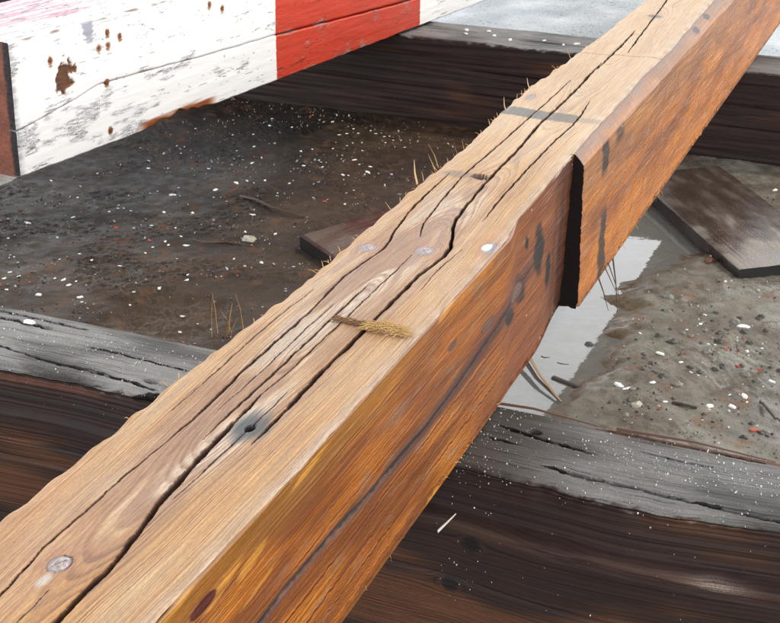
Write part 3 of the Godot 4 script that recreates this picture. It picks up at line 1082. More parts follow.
		# bleached grey along the right arris
		var ar := smoothstep(0.030, 0.0, xr - x + 0.018 * pa) * (0.5 + 0.6 * fib2)
		ar = clampf(ar, 0.0, 1.0) * 0.75
		cr_ = lerpf(cr_, 182.0, ar); cg = lerpf(cg, 172.0, ar); cb = lerpf(cb, 170.0, ar)
		var bh := Vector2((x - 0.185) / 0.0085, (z - 0.982) / 0.012).length()
		if bh < 1.0: cr_ = 24.0; cg = 20.0; cb = 19.0
		var th := (1.0 - smoothstep(0.45, 1.0, Vector2((x - 0.122) / 0.026, (z + 0.305) / 0.026).length() + 0.5 * fib2)) * 0.9
		cr_ = lerpf(cr_, 62.0, th); cg = lerpf(cg, 38.0, th); cb = lerpf(cb, 26.0, th)
		# white patch, a wet glint painted into the colour, and a pale smear
		var wq := Vector2((x - 0.279) / 0.010, (z - 0.109) / 0.020).length()
		if wq < 1.0: cr_ = 226.0; cg = 222.0; cb = 216.0
		var tl := 1.0 - smoothstep(0.4, 1.0, Vector2((x - 0.127) / 0.011, (z - 1.447) / 0.024).length() + 0.3 * fib2)
		cr_ = lerpf(cr_, 198.0, tl * 0.8); cg = lerpf(cg, 186.0, tl * 0.8); cb = lerpf(cb, 178.0, tl * 0.8)
		# transverse scratches
		if absf(z + 1.58 + 0.2 * (x - 0.1)) < 0.004 and fib2 > -0.3: cr_ *= 0.72; cg *= 0.7; cb *= 0.7
		# dark dirt inside the checks
		var hgt := 128.0 + 36.0 * late - 20.0 + 26.0 * fib + 22.0 * fib2 + 20.0 * kin
		var c := 0
		while c < cr.size():
			var q2 := absf(x - cr[c]) / (cr[c + 1] + 0.0003)
			if q2 < 1.6:
				var dk := 1.0 - smoothstep(0.75, 1.05, q2)
				cr_ = lerpf(cr_, 56.0, dk); cg = lerpf(cg, 30.0, dk); cb = lerpf(cb, 18.0, dk)
				hgt -= 60.0 * dk
			c += 3
		a[i * 3] = clampi(int(cr_ * kk), 6, 255); a[i * 3 + 1] = clampi(int(cg * kk), 6, 255); a[i * 3 + 2] = clampi(int(cb * kk), 6, 255)
		b[i * 2] = clampi(int(hgt), 0, 255)
		b[i * 2 + 1] = clampi(int(255.0 * (0.66 + 0.1 * fib2 - 0.12 * late)), 40, 255)
	return [a, b]


const SEAM := [1.8, 0.630, 1.184, 0.622, 1.107, 0.627, 0.981, 0.624, 0.883, 0.618, 0.755, 0.607, 0.663, 0.605, 0.539, 0.604, 0.377, 0.603, 0.259, 0.610, 0.067, 0.629, -0.146, 0.650, -0.3, 0.66]
const SIDE_KNOTS := [[0.768, 1.352, 0.011, 0.036], [0.665, 0.152, 0.011, 0.038], [0.718, 0.376, 0.008, 0.026], [0.640, -0.088, 0.02, 0.05]]


func side_row(r: int, w: int, h: int) -> Array:
	var a := PackedByteArray()
	var b := PackedByteArray()
	a.resize(w * 3)
	b.resize(w * 2)
	var z := Z0 + (Z1 - Z0) * (r + 0.5) / h
	var sy := lerps(PackedFloat32Array(SEAM), z)
	var far := smoothstep(STEP + 0.01, STEP - 0.01, z)
	var rec := smoothstep(0.06, -0.08, z) * (1.0 - far)
	for i in w:
		var d := (H - T) * (i + 0.5) / w
		var y := H - d
		var g := y
		var kin := 0.0
		var halo := 0.0
		var krad := 9.0
		for k in SIDE_KNOTS:
			var dz: float = z - k[1]
			if absf(dz) > 0.4: continue
			var dy: float = y - k[0]
			var q : float = (dy * dy) / (k[2] * k[2]) + (dz * dz) / (k[3] * k[3])
			if q < 40.0:
				g -= dy / maxf(q, 0.9) * 0.95 * exp(-q * 0.04)
				halo = maxf(halo, exp(-q * 0.3))
				if q < 1.0:
					kin = 1.0 - smoothstep(0.8, 1.0, q)
					krad = sqrt(q)
		g += 0.004 * gs.get_noise_2d(y * 6.0, z * 1.3) + 0.0014 * gs.get_noise_2d(y * 25.0, z * 6.0) + 0.012 * z
		var ph := g * 175.0 + 1.6 * gs.get_noise_1d(g * 40.0)
		var each := 0.45 + 1.2 * absf(ns.get_noise_1d(floorf(ph) * 3.7))
		var p := ph - floorf(ph)
		var late := smoothstep(0.25, 0.85, p) * (1.0 - smoothstep(0.90, 1.0, p))
		var fib := gs.get_noise_2d(y * 1100.0, z * 12.0)
		var fib2 := gf.get_noise_2d(y * 190.0, z * 2.6)
		var pa := gf.get_noise_2d(y * 7.0 + 5.0, z * 1.7 + 4.0)
		var pb := gf.get_noise_2d(y * 13.0 + 25.0, z * 2.3)
		var pc := gf.get_noise_2d(y * 26.0 + 75.0, z * 7.0)
		# saw fibres: short bright strokes that lean across the grain of the far stretch
		var sawz := smoothstep(0.35, -0.1, z)
		var sawn := sawz * gs.get_noise_2d((z + y * 0.9) * 120.0, (y - z * 0.5) * 9.0)
		var R := 180.0
		var G := 107.0
		var B := 38.0
		var yel := 0.7 * smoothstep(0.0, 0.5, pa + 0.4 * fib2)
		R = lerpf(R, 210.0, yel); G = lerpf(G, 136.0, yel); B = lerpf(B, 46.0, yel)
		var lw := clampf(late * 0.95 * (0.75 + 0.7 * fib2) * each * lerpf(1.0, 0.5, far), 0.0, 0.95)
		R = lerpf(R, 84.0, lw); G = lerpf(G, 36.0, lw); B = lerpf(B, 16.0, lw)
		# brown-mauve weathering
		var br := smoothstep(-0.08, 0.38, pb + 0.55 * fib2 + 0.16 * rec + 0.12)
		R = lerpf(R, 100.0, br * 0.62); G = lerpf(G, 54.0, br * 0.62); B = lerpf(B, 33.0, br * 0.62)
		var gy := smoothstep(0.16, 0.5, pc + 0.3 * fib2)
		R = lerpf(R, 138.0, gy * 0.5); G = lerpf(G, 112.0, gy * 0.5); B = lerpf(B, 100.0, gy * 0.5)
		# upper part of the far stretch is duller and browner, the lower part bright orange
		var hi := far * smoothstep(0.22, 0.06, d + 0.06 * pa)
		R = lerpf(R, 148.0, hi * 0.6); G = lerpf(G, 104.0, hi * 0.6); B = lerpf(B, 68.0, hi * 0.6)
		var lo := far * smoothstep(0.2, 0.32, d)
		R = lerpf(R, 186.0, lo * 0.5); G = lerpf(G, 112.0, lo * 0.5); B = lerpf(B, 42.0, lo * 0.5)
		if sawn > 0.35:
			var sk := (sawn - 0.35) * (0.35 + 0.9 * far * smoothstep(-4.0, -2.0, z) + 0.5 * rec)
			R = lerpf(R, 224.0, sk); G = lerpf(G, 150.0, sk); B = lerpf(B, 70.0, sk)
		elif sawn < -0.4:
			var sd2 := (-0.4 - sawn) * (0.3 + 0.8 * far)
			R = lerpf(R, 80.0, sd2); G = lerpf(G, 44.0, sd2); B = lerpf(B, 24.0, sd2)
		# the cut face: brown, with dark streaks deepening toward the shoulder
		R = lerpf(R, 120.0, rec * 0.5); G = lerpf(G, 66.0, rec * 0.5); B = lerpf(B, 40.0, rec * 0.5)
		var streak := rec * smoothstep(-0.30, -0.56, z) * (0.55 + 0.5 * gs.get_noise_2d(z * 26.0, y * 2.5))
		R = lerpf(R, 66.0, clampf(streak * 1.25, 0.0, 0.92)); G = lerpf(G, 38.0, clampf(streak * 1.25, 0.0, 0.92)); B = lerpf(B, 30.0, clampf(streak * 1.25, 0.0, 0.92))
		var hd := smoothstep(0.10, 0.0, absf(d - 0.20) - 0.03)
		# the olive band and bright yellow chips under the near arris
		var ol := smoothstep(0.10, 0.02, d + 0.03 * pa) * smoothstep(0.4, 0.8, z)
		R = lerpf(R, 150.0, ol * 0.6); G = lerpf(G, 104.0, ol * 0.6); B = lerpf(B, 42.0, ol * 0.6)
		for k in [[0.764, 1.318, 0.020, 0.055], [0.752, 1.215, 0.013, 0.060], [0.770, 1.275, 0.010, 0.045], [0.837 - 0.025, 0.43, 0.010, 0.06], [0.808, 1.44, 0.008, 0.09], [0.800, 1.02, 0.01, 0.08], [0.690, 1.19, 0.006, 0.07]]:
			var q3 := Vector2((y - k[0] + (z - k[1]) * 0.12) / k[2], (z - k[1]) / k[3]).length() + 0.4 * fib2
			var yc := 1.0 - smoothstep(0.6, 1.0, q3)
			yc *= 0.62 + 0.5 * fib2
			R = lerpf(R, 208.0, yc); G = lerpf(G, 148.0, yc); B = lerpf(B, 62.0, yc)
		# the long check and the dark stain that follows it
		var sd := y - sy
		var sl := smoothstep(-0.35, -0.1, z)
		var stain := exp(-pow(sd / (0.013 + 0.014 * smoothstep(0.9, 0.2, z)), 2.0)) * sl * (0.9 + 0.5 * pc)
		var sn := clampf(stain * 0.92, 0.0, 1.0)
		R = lerpf(R, 60.0, sn); G = lerpf(G, 34.0, sn); B = lerpf(B, 30.0, sn)
		if sd < -0.005 and sd > -0.010 and z > 0.85:
			var lip := smoothstep(0.85, 1.15, z) * smoothstep(-0.1, 0.5, fib2 + pb)
			R = lerpf(R, 140.0, lip * 0.45); G = lerpf(G, 118.0, lip * 0.45); B = lerpf(B, 104.0, lip * 0.45)
		var sk2 := (1.0 - smoothstep(0.0025, 0.0045, absf(sd))) * sl
		R *= 1.0 - 0.65 * sk2; G *= 1.0 - 0.67 * sk2; B *= 1.0 - 0.65 * sk2
		# black stains
		var bk := 0.0
		for k in [[0.672, -0.270, 0.075, 0.050], [0.636, -0.11, 0.040, 0.060], [0.606, -0.03, 0.026, 0.060], [0.735, -0.155, 0.018, 0.016], [0.58, -0.38, 0.05, 0.03]]:
			var q4 := Vector2((y - k[0] - (z - k[1]) * 0.3) / k[2], (z - k[1]) / k[3]).length() + 0.45 * pc
			bk = maxf(bk, 1.0 - smoothstep(0.6, 1.0, q4))
		# the strap stain runs on down the far stretch
		var ss := absf(z + 0.800 + 0.03 * pc)
		bk = maxf(bk, 0.8 * smoothstep(0.042, 0.022, ss) * smoothstep(0.02, 0.04, d) * (smoothstep(0.135, 0.10, d) + smoothstep(0.20, 0.25, d)))
		bk = maxf(bk, 0.55 * smoothstep(0.05, 0.0, absf(z + 0.95) - 0.02) * smoothstep(0.02, 0.0, absf(d - 0.05) - 0.01))
		bk = clampf(bk, 0.0, 1.0)
		R = lerpf(R, 34.0, bk * 0.93); G = lerpf(G, 27.0, bk * 0.93); B = lerpf(B, 27.0, bk * 0.93)
		# knots
		R = lerpf(R, 132.0, halo * 0.4); G = lerpf(G, 72.0, halo * 0.4); B = lerpf(B, 46.0, halo * 0.4)
		if kin > 0.0:
			var pr := krad * 3.0 - floorf(krad * 3.0)
			var tone := 1.0 - 0.25 * pr
			var red := smoothstep(1.0, 1.2, z)
			R = lerpf(R, lerpf(116.0, 96.0, red) * tone, kin); G = lerpf(G, lerpf(88.0, 42.0, red) * tone, kin); B = lerpf(B, lerpf(74.0, 34.0, red) * tone, kin)
			var bark := smoothstep(0.78, 0.93, krad)
			R = lerpf(R, 70.0, bark * 0.6); G = lerpf(G, 46.0, bark * 0.6); B = lerpf(B, 40.0, bark * 0.6)
		# worn grey arris of the far stretch
		var ar := far * smoothstep(0.022, 0.008, d + 0.012 * pc) + (1.0 - far) * (1.0 - rec) * 0.35 * smoothstep(0.010, 0.0, d)
		R = lerpf(R, 122.0, ar * 0.7); G = lerpf(G, 96.0, ar * 0.7); B = lerpf(B, 82.0, ar * 0.7)
		for k in [[-2.09, 0.012], [-2.30, 0.010]]:
			var wn := 0.85 * (1.0 - smoothstep(0.4, 1.0, Vector2((z - k[0]) / 0.045, (d - k[1]) / 0.010).length() + 0.6 * fib2))
			R = lerpf(R, 46.0, wn); G = lerpf(G, 30.0, wn); B = lerpf(B, 28.0, wn)
		var wf := ns.get_noise_2d(z * 19.0, y * 31.0)  # sparse pale glints painted in as white flecks
		if wf > 0.945 and z < 0.3: R = lerpf(R, 226.0, 0.8); G = lerpf(G, 214.0, 0.8); B = lerpf(B, 200.0, 0.8)
		var kk := 0.93 + 0.13 * fib + 0.20 * fib2 + 0.10 * ns.get_noise_2d(i * 0.83, r * 0.31)
		a[i * 3] = clampi(int(R * kk), 6, 255); a[i * 3 + 1] = clampi(int(G * kk), 6, 255); a[i * 3 + 2] = clampi(int(B * kk), 6, 255)
		b[i * 2] = clampi(int(118.0 + 30.0 * late + 26.0 * fib + 34.0 * fib2 + 26.0 * sawn * (0.25 + 0.5 * far)), 0, 255)
		b[i * 2 + 1] = clampi(int(255.0 * (0.44 + 0.14 * fib2 + 0.14 * far - 0.06 * yel + 0.5 * sn)), 40, 255)
	return [a, b]


func build_long_timber() -> void:
	var root := base("long_squared_timber", Vector3(0.15, T, 0))
	tag(root, "long orange-brown squared timber with deep checks, laid across two dark sleepers", "timber")
	var off := -root.position
	var mt := painted(384, 2048, func(r: int): return top_row(r, 384, 2048), 0.15)
	var ms := painted(448, 2048, func(r: int): return side_row(r, 448, 2048), 0.22)
	var zs := PackedFloat32Array()
	var n := 1280
	for k in n + 1:
		var t := float(k) / n
		zs.append(Z0 - (3.65 * t + 2.80 * t * t))
	var cl := top_cracks()
	var nt := 300
	var P := rows(n + 1, func(k: int):
		var z := zs[k]
		var xl := left_x(z)
		var xr := right_top(z)
		var cr := crack_row(cl, z)
		var snap := {}
		var c := 0
		while c < cr.size():
			snap[roundi((cr[c] - xl) / (xr - xl) * nt)] = cr[c]
			c += 3
		var r := PackedVector3Array()
		for i in nt + 1:
			var x: float = snap[i] if snap.has(i) and i > 2 and i < nt - 2 else lerpf(xl, xr, float(i) / nt)
			var y := H + 0.0005 * ns.get_noise_2d(x * 160.0, z * 5.0) + 0.0022 * ns.get_noise_2d(x * 9.0, z * 1.6)
			var el := x - xl
			var er := xr - x
			var re := 0.005 + 0.003 * nf.get_noise_2d(z * 16.0, 40.0)
			if el < re: y -= re - sqrt(maxf(re * re - (re - el) * (re - el), 0.0))
			if er < 0.004: y -= 0.004 - sqrt(maxf(0.000016 - (0.004 - er) * (0.004 - er), 0.0))
			if er < 0.03: y -= 0.004 * smoothstep(0.03, 0.0, er) * (0.5 + ns.get_noise_2d(z * 10.0, 80.0))
			if el < 0.02: y -= 0.004 * smoothstep(0.02, 0.0, el) * (0.5 + ns.get_noise_2d(z * 14.0, 90.0))
			c = 0
			while c < cr.size():
				var q := absf(x - cr[c]) / cr[c + 1]
				if q < 1.0: y -= cr[c + 2] * (1.0 - q * q)
				elif q < 3.5: y -= 0.0006 * (3.5 - q) * smoothstep(0.006, 0.02, cr[c + 2])
				c += 3
			# bolt hole, and the torn hole beside the check
			y -= hole(x, z, 0.185, 0.982, 0.0085, 0.012, 0.03)
			y -= hole(x, z, 0.122 + 0.01 * ns.get_noise_2d(z * 90.0, 3.0), -0.305, 0.022, 0.018, 0.016)
			r.append(Vector3(x, y, z) + off)
		return r)
	var U := []
	for k in n + 1:
		var r := PackedVector2Array()
		var p: PackedVector3Array = P[k]
		var xl := left_x(zs[k])
		var xr := right_top(zs[k])
		for i in nt + 1: r.append(Vector2((p[i].x - off.x - xl) / (xr - xl), (Z0 - zs[k]) / (Z0 - Z1)))
		U.append(r)
	obj("top_face", sheet(P, U, nt + 1, -1.0), mt, root)

	# the right side, near and far of the square shoulder
	var nsd := 150
	for half in 2:
		var zz := PackedFloat32Array()
		for z in zs:
			if half == 0 and z > STEP + 0.001: zz.append(z)
			if half == 1 and z < STEP - 0.001: zz.append(z)
		if half == 0: zz.append(STEP - 0.004)
		else: zz.insert(0, STEP)
		var Q := rows(zz.size(), func(k: int):
			var z := zz[k]
			var zc := maxf(z, STEP + 0.0001) if half == 0 else z
			var xt := right_top(zc)
			var sy := lerps(PackedFloat32Array(SEAM), z)
			var r := PackedVector3Array()
			var ch := 0.030 if half == 1 else 0.006
			var yb := T + 0.004 * nf.get_noise_2d(z * 12.0, 60.0) + 0.003 * ns.get_noise_2d(z * 45.0, 60.0)
			for i in nsd + 1:
				var d := (H - yb) * i / nsd
				var sx := side_x(zc, d)
				var x := sx
				if d < ch:
					var q := d / ch
					x = lerpf(xt, sx, sqrt(maxf(1.0 - (1.0 - q) * (1.0 - q), 0.0)) if half == 0 else q * (2.0 - q) * 0.35 + q * 0.65)
				var fade := smoothstep(0.0, 0.02, d)
				x += fade * (0.0022 * nf.get_noise_2d(z * 2.2, d * 14.0) + 0.0009 * ns.get_noise_2d(z * 4.0, d * 180.0))
				if half == 1: x += smoothstep(0.02, 0.08, d) * 0.0009 * ns.get_noise_2d((z + (H - d) * 0.9) * 50.0, d * 14.0)
				var y := H - d
				var s := absf(y - sy)
				var open := smoothstep(-0.3, 0.1, z) * (0.45 + 0.55 * smoothstep(0.5, 0.8, z) + 0.4 * ns.get_noise_2d(z * 5.0, 3.0))
				x -= 0.006 * open * exp(-pow(s / 0.005, 2.0))
				if y < sy: x += 0.0
				# chips out of the lower edge
				var e := y - yb
				if e < 0.016: x -= 0.006 * (1.0 - e / 0.016) * (0.6 + 0.8 * ns.get_noise_2d(z * 20.0, 70.0))
				if i == 0: x = xt; y = H - 0.003
				r.append(Vector3(x, y, z) + off)
			return r)
		var V := []
		for z in zz:
			var r := PackedVector2Array()
			for i in nsd + 1: r.append(Vector2(float(i) / nsd, (Z0 - z) / (Z0 - Z1)))
			V.append(r)
		obj("cut_side" if half == 0 else "far_side", sheet(Q, V, nsd + 1, -1.0), ms, root)
		if half == 1:
			# the shoulder between them, its shade put into a near-black colour
			var S := []
			var W := []
			var edge: PackedVector3Array = Q[0]
			var m := 60
			for i in m + 1:
				var p: Vector3 = edge[i * nsd / m]
				var d := H - (p.y + T)
				var xin := minf(side_x(STEP + 0.001, d), right_top(STEP + 0.001)) - 0.012 - off.x * 0.0 - 0.15
				var r := PackedVector3Array()
				var u := PackedVector2Array()
				for k in 6:
					var q := k / 5.0
					var drop := 0.0
					if i == m: drop = 0.006 * ns.get_noise_2d(k * 1.7, 5.0)
					r.append(Vector3(lerpf(xin, p.x, q), p.y - drop, p.z + (0.0 if k == 5 else 0.0012 * ns.get_noise_2d(i * 0.9, k * 0.9))))
					u.append(Vector2(q, i / float(m)))
				S.append(r)
				W.append(u)
			obj("shoulder", sheet(S, W, 6, -1.0), std(Color8(26, 19, 17), 0.85, 0.3), root)

	# left side, underside and the two ends
	var B := []
	var D := []
	for k in range(0, n + 1, 4):
		var z := zs[k]
		var r := PackedVector3Array()
		var u := PackedVector2Array()
		var xl: float = P[k][0].x
		var yt: float = P[k][0].y
		var xb := side_x(z, H - T) + off.x
		for q in [[xb, 0.0], [0.2 - 0.15, 0.0], [0.1 - 0.15, 0.0], [xl + 0.004, 0.0], [xl - 0.002, 0.01], [xl - 0.002, yt * 0.3], [xl - 0.002, yt * 0.6], [xl - 0.001, yt - 0.01], [xl, yt]]:
			r.append(Vector3(q[0], q[1], z))
			u.append(Vector2(clampf(q[1] / (H - T), 0.02, 0.98), (Z0 - z) / (Z0 - Z1)))
		B.append(r)
		D.append(u)
	obj("left_and_underside", sheet(B, D, 9, -1.0), ms, root)
	for e in 2:
		var z: float = Z0 if e == 0 else Z1
		var st := fresh()
		var c := [Vector3(left_x(z) - 0.15, 0, z), Vector3(side_x(z, H - T) - 0.15, 0, z), Vector3(right_top(z) - 0.15, H - T - 0.004, z), Vector3(left_x(z) - 0.15, H - T - 0.004, z)]
		for k in ([0, 2, 1, 0, 3, 2] if e == 0 else [0, 1, 2, 0, 2, 3]): st.add_vertex(c[k])
		obj("end_grain", done(st), std(Color8(170, 120, 76), 0.8), root)

	# raised knots with their own rim
	var km := painted(64, 64, func(j: int):
		var a := PackedByteArray()
		var b := PackedByteArray()
		a.resize(64 * 3)
		b.resize(64 * 2)
		for i in 64:
			var q := Vector2(i - 31.5, j - 31.5) / 32.0
			var rr := q.length() * 4.2 + 0.9 * nf.get_noise_2d(i * 0.05, j * 0.05)
			var pr := rr - floorf(rr)
			var k := 1.0 - 0.20 * smoothstep(0.3, 0.9, pr) + 0.16 * ns.get_noise_2d(i * 0.4, j * 0.4) + 0.2 * ns.get_noise_2d(i * 0.05, j * 0.05)
			if absf(q.x * 0.8 + q.y * 0.5 + 0.1 * ns.get_noise_2d(i * 0.1, j * 0.1)) < 0.035 and q.length() < 0.8: k *= 0.55
			if q.length() < 0.06: k *= 0.4
			a[i * 3] = clampi(int(162.0 * k), 0, 255); a[i * 3 + 1] = clampi(int(146.0 * k), 0, 255); a[i * 3 + 2] = clampi(int(138.0 * k), 0, 255)
			b[i * 2] = clampi(int(128.0 + 60.0 * (1.0 - pr)), 0, 255)
			b[i * 2 + 1] = 140
		return [a, b], 0.15)
	for q in [[0, 0.82], [1, 0.62], [2, 0.62]]:
		var k: Array = KNOTS[q[0]]
		var R := []
		var V := []
		for j in 8:
			var r := PackedVector3Array()
			var u := PackedVector2Array()
			var t := j / 7.0
			for i in 25:
				var an := TAU * i / 24.0
				var wob := 1.0 + 0.06 * sin(an * 3.0 + q[0])
				r.append(Vector3(cos(an) * k[2] * q[1] * t * wob, 0.0026 - 0.0035 * pow(t, 5.0), sin(an) * k[3] * q[1] * t * wob))
				u.append(Vector2(0.5 + 0.48 * cos(an) * t, 0.5 + 0.48 * sin(an) * t))
			R.append(r)
			V.append(u)
		obj("knot", sheet(R, V, 25, -1.0), km, root, Vector3(k[0] - 0.15, H - T - 0.0005, k[1]))

	# splinters standing off its edges, and a fringe of torn fibres
	var wood := std(Color8(186, 148, 104), 0.8)
	var dark := std(Color8(70, 46, 30), 0.7)
	var r2 := RandomNumberGenerator.new()
	r2.seed = 77
	for s in [[-0.002, -0.21, 0.075, 0.0055, -0.3], [-0.004, -0.33, 0.055, 0.004, 0.2], [0.0, -0.345, 0.095, 0.0045, 0.5], [0.004, -0.86, 0.05, 0.003, -0.6], [-0.002, -1.10, 0.045, 0.004, -0.4], [0.006, -1.50, 0.05, 0.003, 0.1], [0.012, -0.02, 0.03, 0.003, 0.1]]:
		var st := fresh()
		var p := Vector3(s[0] + 0.004, H - 0.006, s[1])
		rod(st, [p, p + Vector3(-0.012, s[2] * 0.5, s[2] * 0.25 * s[4]) * 0.7, p + Vector3(-0.022, s[2], s[2] * s[4]) * 0.7], s[3] * 0.6, 0.0005, 4, 0.4)
		obj("splinter", done(st), wood, root, off)
	for s in [[0.428, -0.852, 0.12, -0.04], [0.418, -0.90, 0.09, 0.03], [0.414, -0.96, 0.13, 0.10], [0.41, -0.80, 0.07, 0.06]]:
		var st := fresh()
		var p := Vector3(0.309, s[0] - 0.002, s[1])
		rod(st, [p, p + Vector3(0.025, -s[2] * 0.5, s[3] * 0.4), p + Vector3(0.05, -s[2], s[3])], 0.0028, 0.0007, 4, 0.6)
		obj("splinter", done(st), dark, root, off)
	var fr := fresh()
	for i in 190:
		var low := i % 3 == 0
		var z := r2.randf_range(-1.7, 1.1)
		var dens := 0.35 + 0.65 * smoothstep(0.0, 0.4, ns.get_noise_2d(z * 3.0, 44.0 + (9.0 if low else 0.0)))
		if r2.randf() > dens * 0.6: continue
		var len := r2.randf_range(0.008, 0.026)
		var p := Vector3(left_x(z) + 0.001, H - 0.005, z)
		var d := Vector3(-r2.randf_range(0.05, 0.5), r2.randf_range(0.0, 0.7), r2.randf_range(-1.0, 1.0)).normalized()
		if low:
			p = Vector3(side_x(z, H - T) - 0.003, T + 0.002, z)
			d = Vector3(r2.randf_range(0.0, 0.5), -r2.randf_range(0.1, 0.6), r2.randf_range(-1.0, 1.0)).normalized()
		rod(fr, [p, p + d * len * 0.6 + Vector3(0, 0.002, 0), p + d * len], 0.0009, 0.0003, 3)
	tag(obj("torn_fibres", done(fr), std(Color8(188, 146, 98), 0.8), root, off), "", "", "", "stuff")


# ==================================================================== boards, sticks, chips
func slab(c: Array, top: float, thick: float, seedv: int, turned := false) -> ArrayMesh:   # c: four corners (x, z) round the top
	var P := []
	var U := []
	var n := 40
	for j in n + 1:
		var r := PackedVector3Array()
		var u := PackedVector2Array()
		var t := float(j) / n
		for i in 31:
			var s := clampf((i - 4) / 22.0, 0.0, 1.0)
			var a: Vector2 = c[0].lerp(c[1], t)
			var b: Vector2 = c[3].lerp(c[2], t)
			var q := a.lerp(b, s)
			var out := (a - b).normalized()
			var y := top + 0.0022 * gf.get_noise_2d(q.x * 12.0 + seedv, q.y * 12.0)
			if i < 4:
				y -= [thick, thick * 0.5, 0.006, 0.0015][i]
				q += out * [0.002, 0.003, 0.0025, 0.0008][i] + out * 0.002 * gs.get_noise_2d(t * 18.0, i + seedv)
			elif i > 26:
				y -= [0.0015, 0.006, thick * 0.5, thick][i - 27]
				q -= out * [0.0008, 0.0025, 0.003, 0.002][i - 27]
			r.append(Vector3(q.x, y, q.y))
			var tt := clampf(t, 0.02, 0.98)
			u.append(Vector2(1.0 - tt * 0.30 if turned else tt, 0.005 if i < 3 or i > 27 else clampf(s, 0.04, 0.96)))
		P.append(r)
		U.append(u)
	# close the two ends
	for e in 2:
		var src: PackedVector3Array = P[0] if e == 0 else P[P.size() - 1]
		var low := PackedVector3Array()
		for p in src: low.append(Vector3(p.x, top - thick, p.z))
		var uu := PackedVector2Array()
		for p in src: uu.append(Vector2(0.005, 0.005))
		if e == 0:
			P.push_front(src.duplicate())
			U.push_front(uu)
			P.push_front(low)
			U.push_front(uu)
		else:
			P.append(src.duplicate())
			U.append(uu)
			P.append(low)
			U.append(uu)
	return sheet(P, U, 31, 1.0)


func build_boards() -> void:
	var m := painted(256, 128, func(j: int):
		var a := PackedByteArray()
		var b := PackedByteArray()
		a.resize(256 * 3)
		b.resize(256 * 2)
		for i in 256:
			var f := gf.get_noise_2d(i * 0.012, j * 0.30)
			var s := nf.get_noise_2d(i * 0.014 + 40.0, j * 0.030)
			var g := ns.get_noise_2d(i * 0.5, j * 0.5)
			var sp := ns.get_noise_2d(i * 0.9 + 9.0, j * 0.9)
			# timber's shadow and reflection painted dark toward one end, silt-grey mud on the rest
			var t := smoothstep(0.55, 0.95, i / 256.0 + 0.35 * s) * 0.8 + 0.2 * smoothstep(-0.1, 0.5, s)
			var k := 1.0 + 0.10 * f + 0.08 * g + 0.12 * s
			if sp > 0.75: k *= 1.5
			if j < 3 or j > 124 or i < 3 or i > 252: k *= 0.28
			a[i * 3] = clampi(int(lerpf(66.0, 124.0, t) * k), 0, 255); a[i * 3 + 1] = clampi(int(lerpf(54.0, 116.0, t) * k), 0, 255); a[i * 3 + 2] = clampi(int(lerpf(46.0, 104.0, t) * k), 0, 255)
			b[i * 2] = clampi(int(128.0 + 60.0 * f + 30.0 * g), 0, 255)
			b[i * 2 + 1] = clampi(int(255.0 * (0.30 + 0.2 * s)), 40, 255)
		return [a, b], 0.25)
	var d := Vector2(0.565, 0.825)
	var w := Vector2(0.772, -0.636)
	var p0 := Vector2(0.551, -1.893)
	var a := [p0 - d * 1.02, p0, p0 + w * 0.40, p0 + w * 0.40 - d * 1.02]
	var c := Vector3(0.4, 0, -2.3)
	var b1 := base("mud_board", c)
	tag(b1, "wet dark board with a square end lying on the mud right of the orange timber", "board", "boards lying on the mud")
	obj("plank", slab(a, 0.052, 0.047, 3), m, b1, -c)
	var q0 := Vector2(-0.942, -1.54)
	var m2: StandardMaterial3D = m.duplicate()
	m2.albedo_color = Color(0.70, 0.67, 0.63)
	var e1 := Vector2(0.42, -0.907)
	var e2 := Vector2(0.80, 0.60)
	var b := [q0, q0 + e1 * 0.46, q0 + e1 * 0.46 + e2 * 0.55, q0 + e2 * 0.55]
	var c2 := Vector3(-0.75, 0, -1.6)
	var b2 := base("mud_board", c2)
	tag(b2, "grey board corner with a black edge, poking out left of the orange timber", "board", "boards lying on the mud")
	obj("plank", slab(b, 0.058, 0.052, 8, true), m2, b2, -c2)


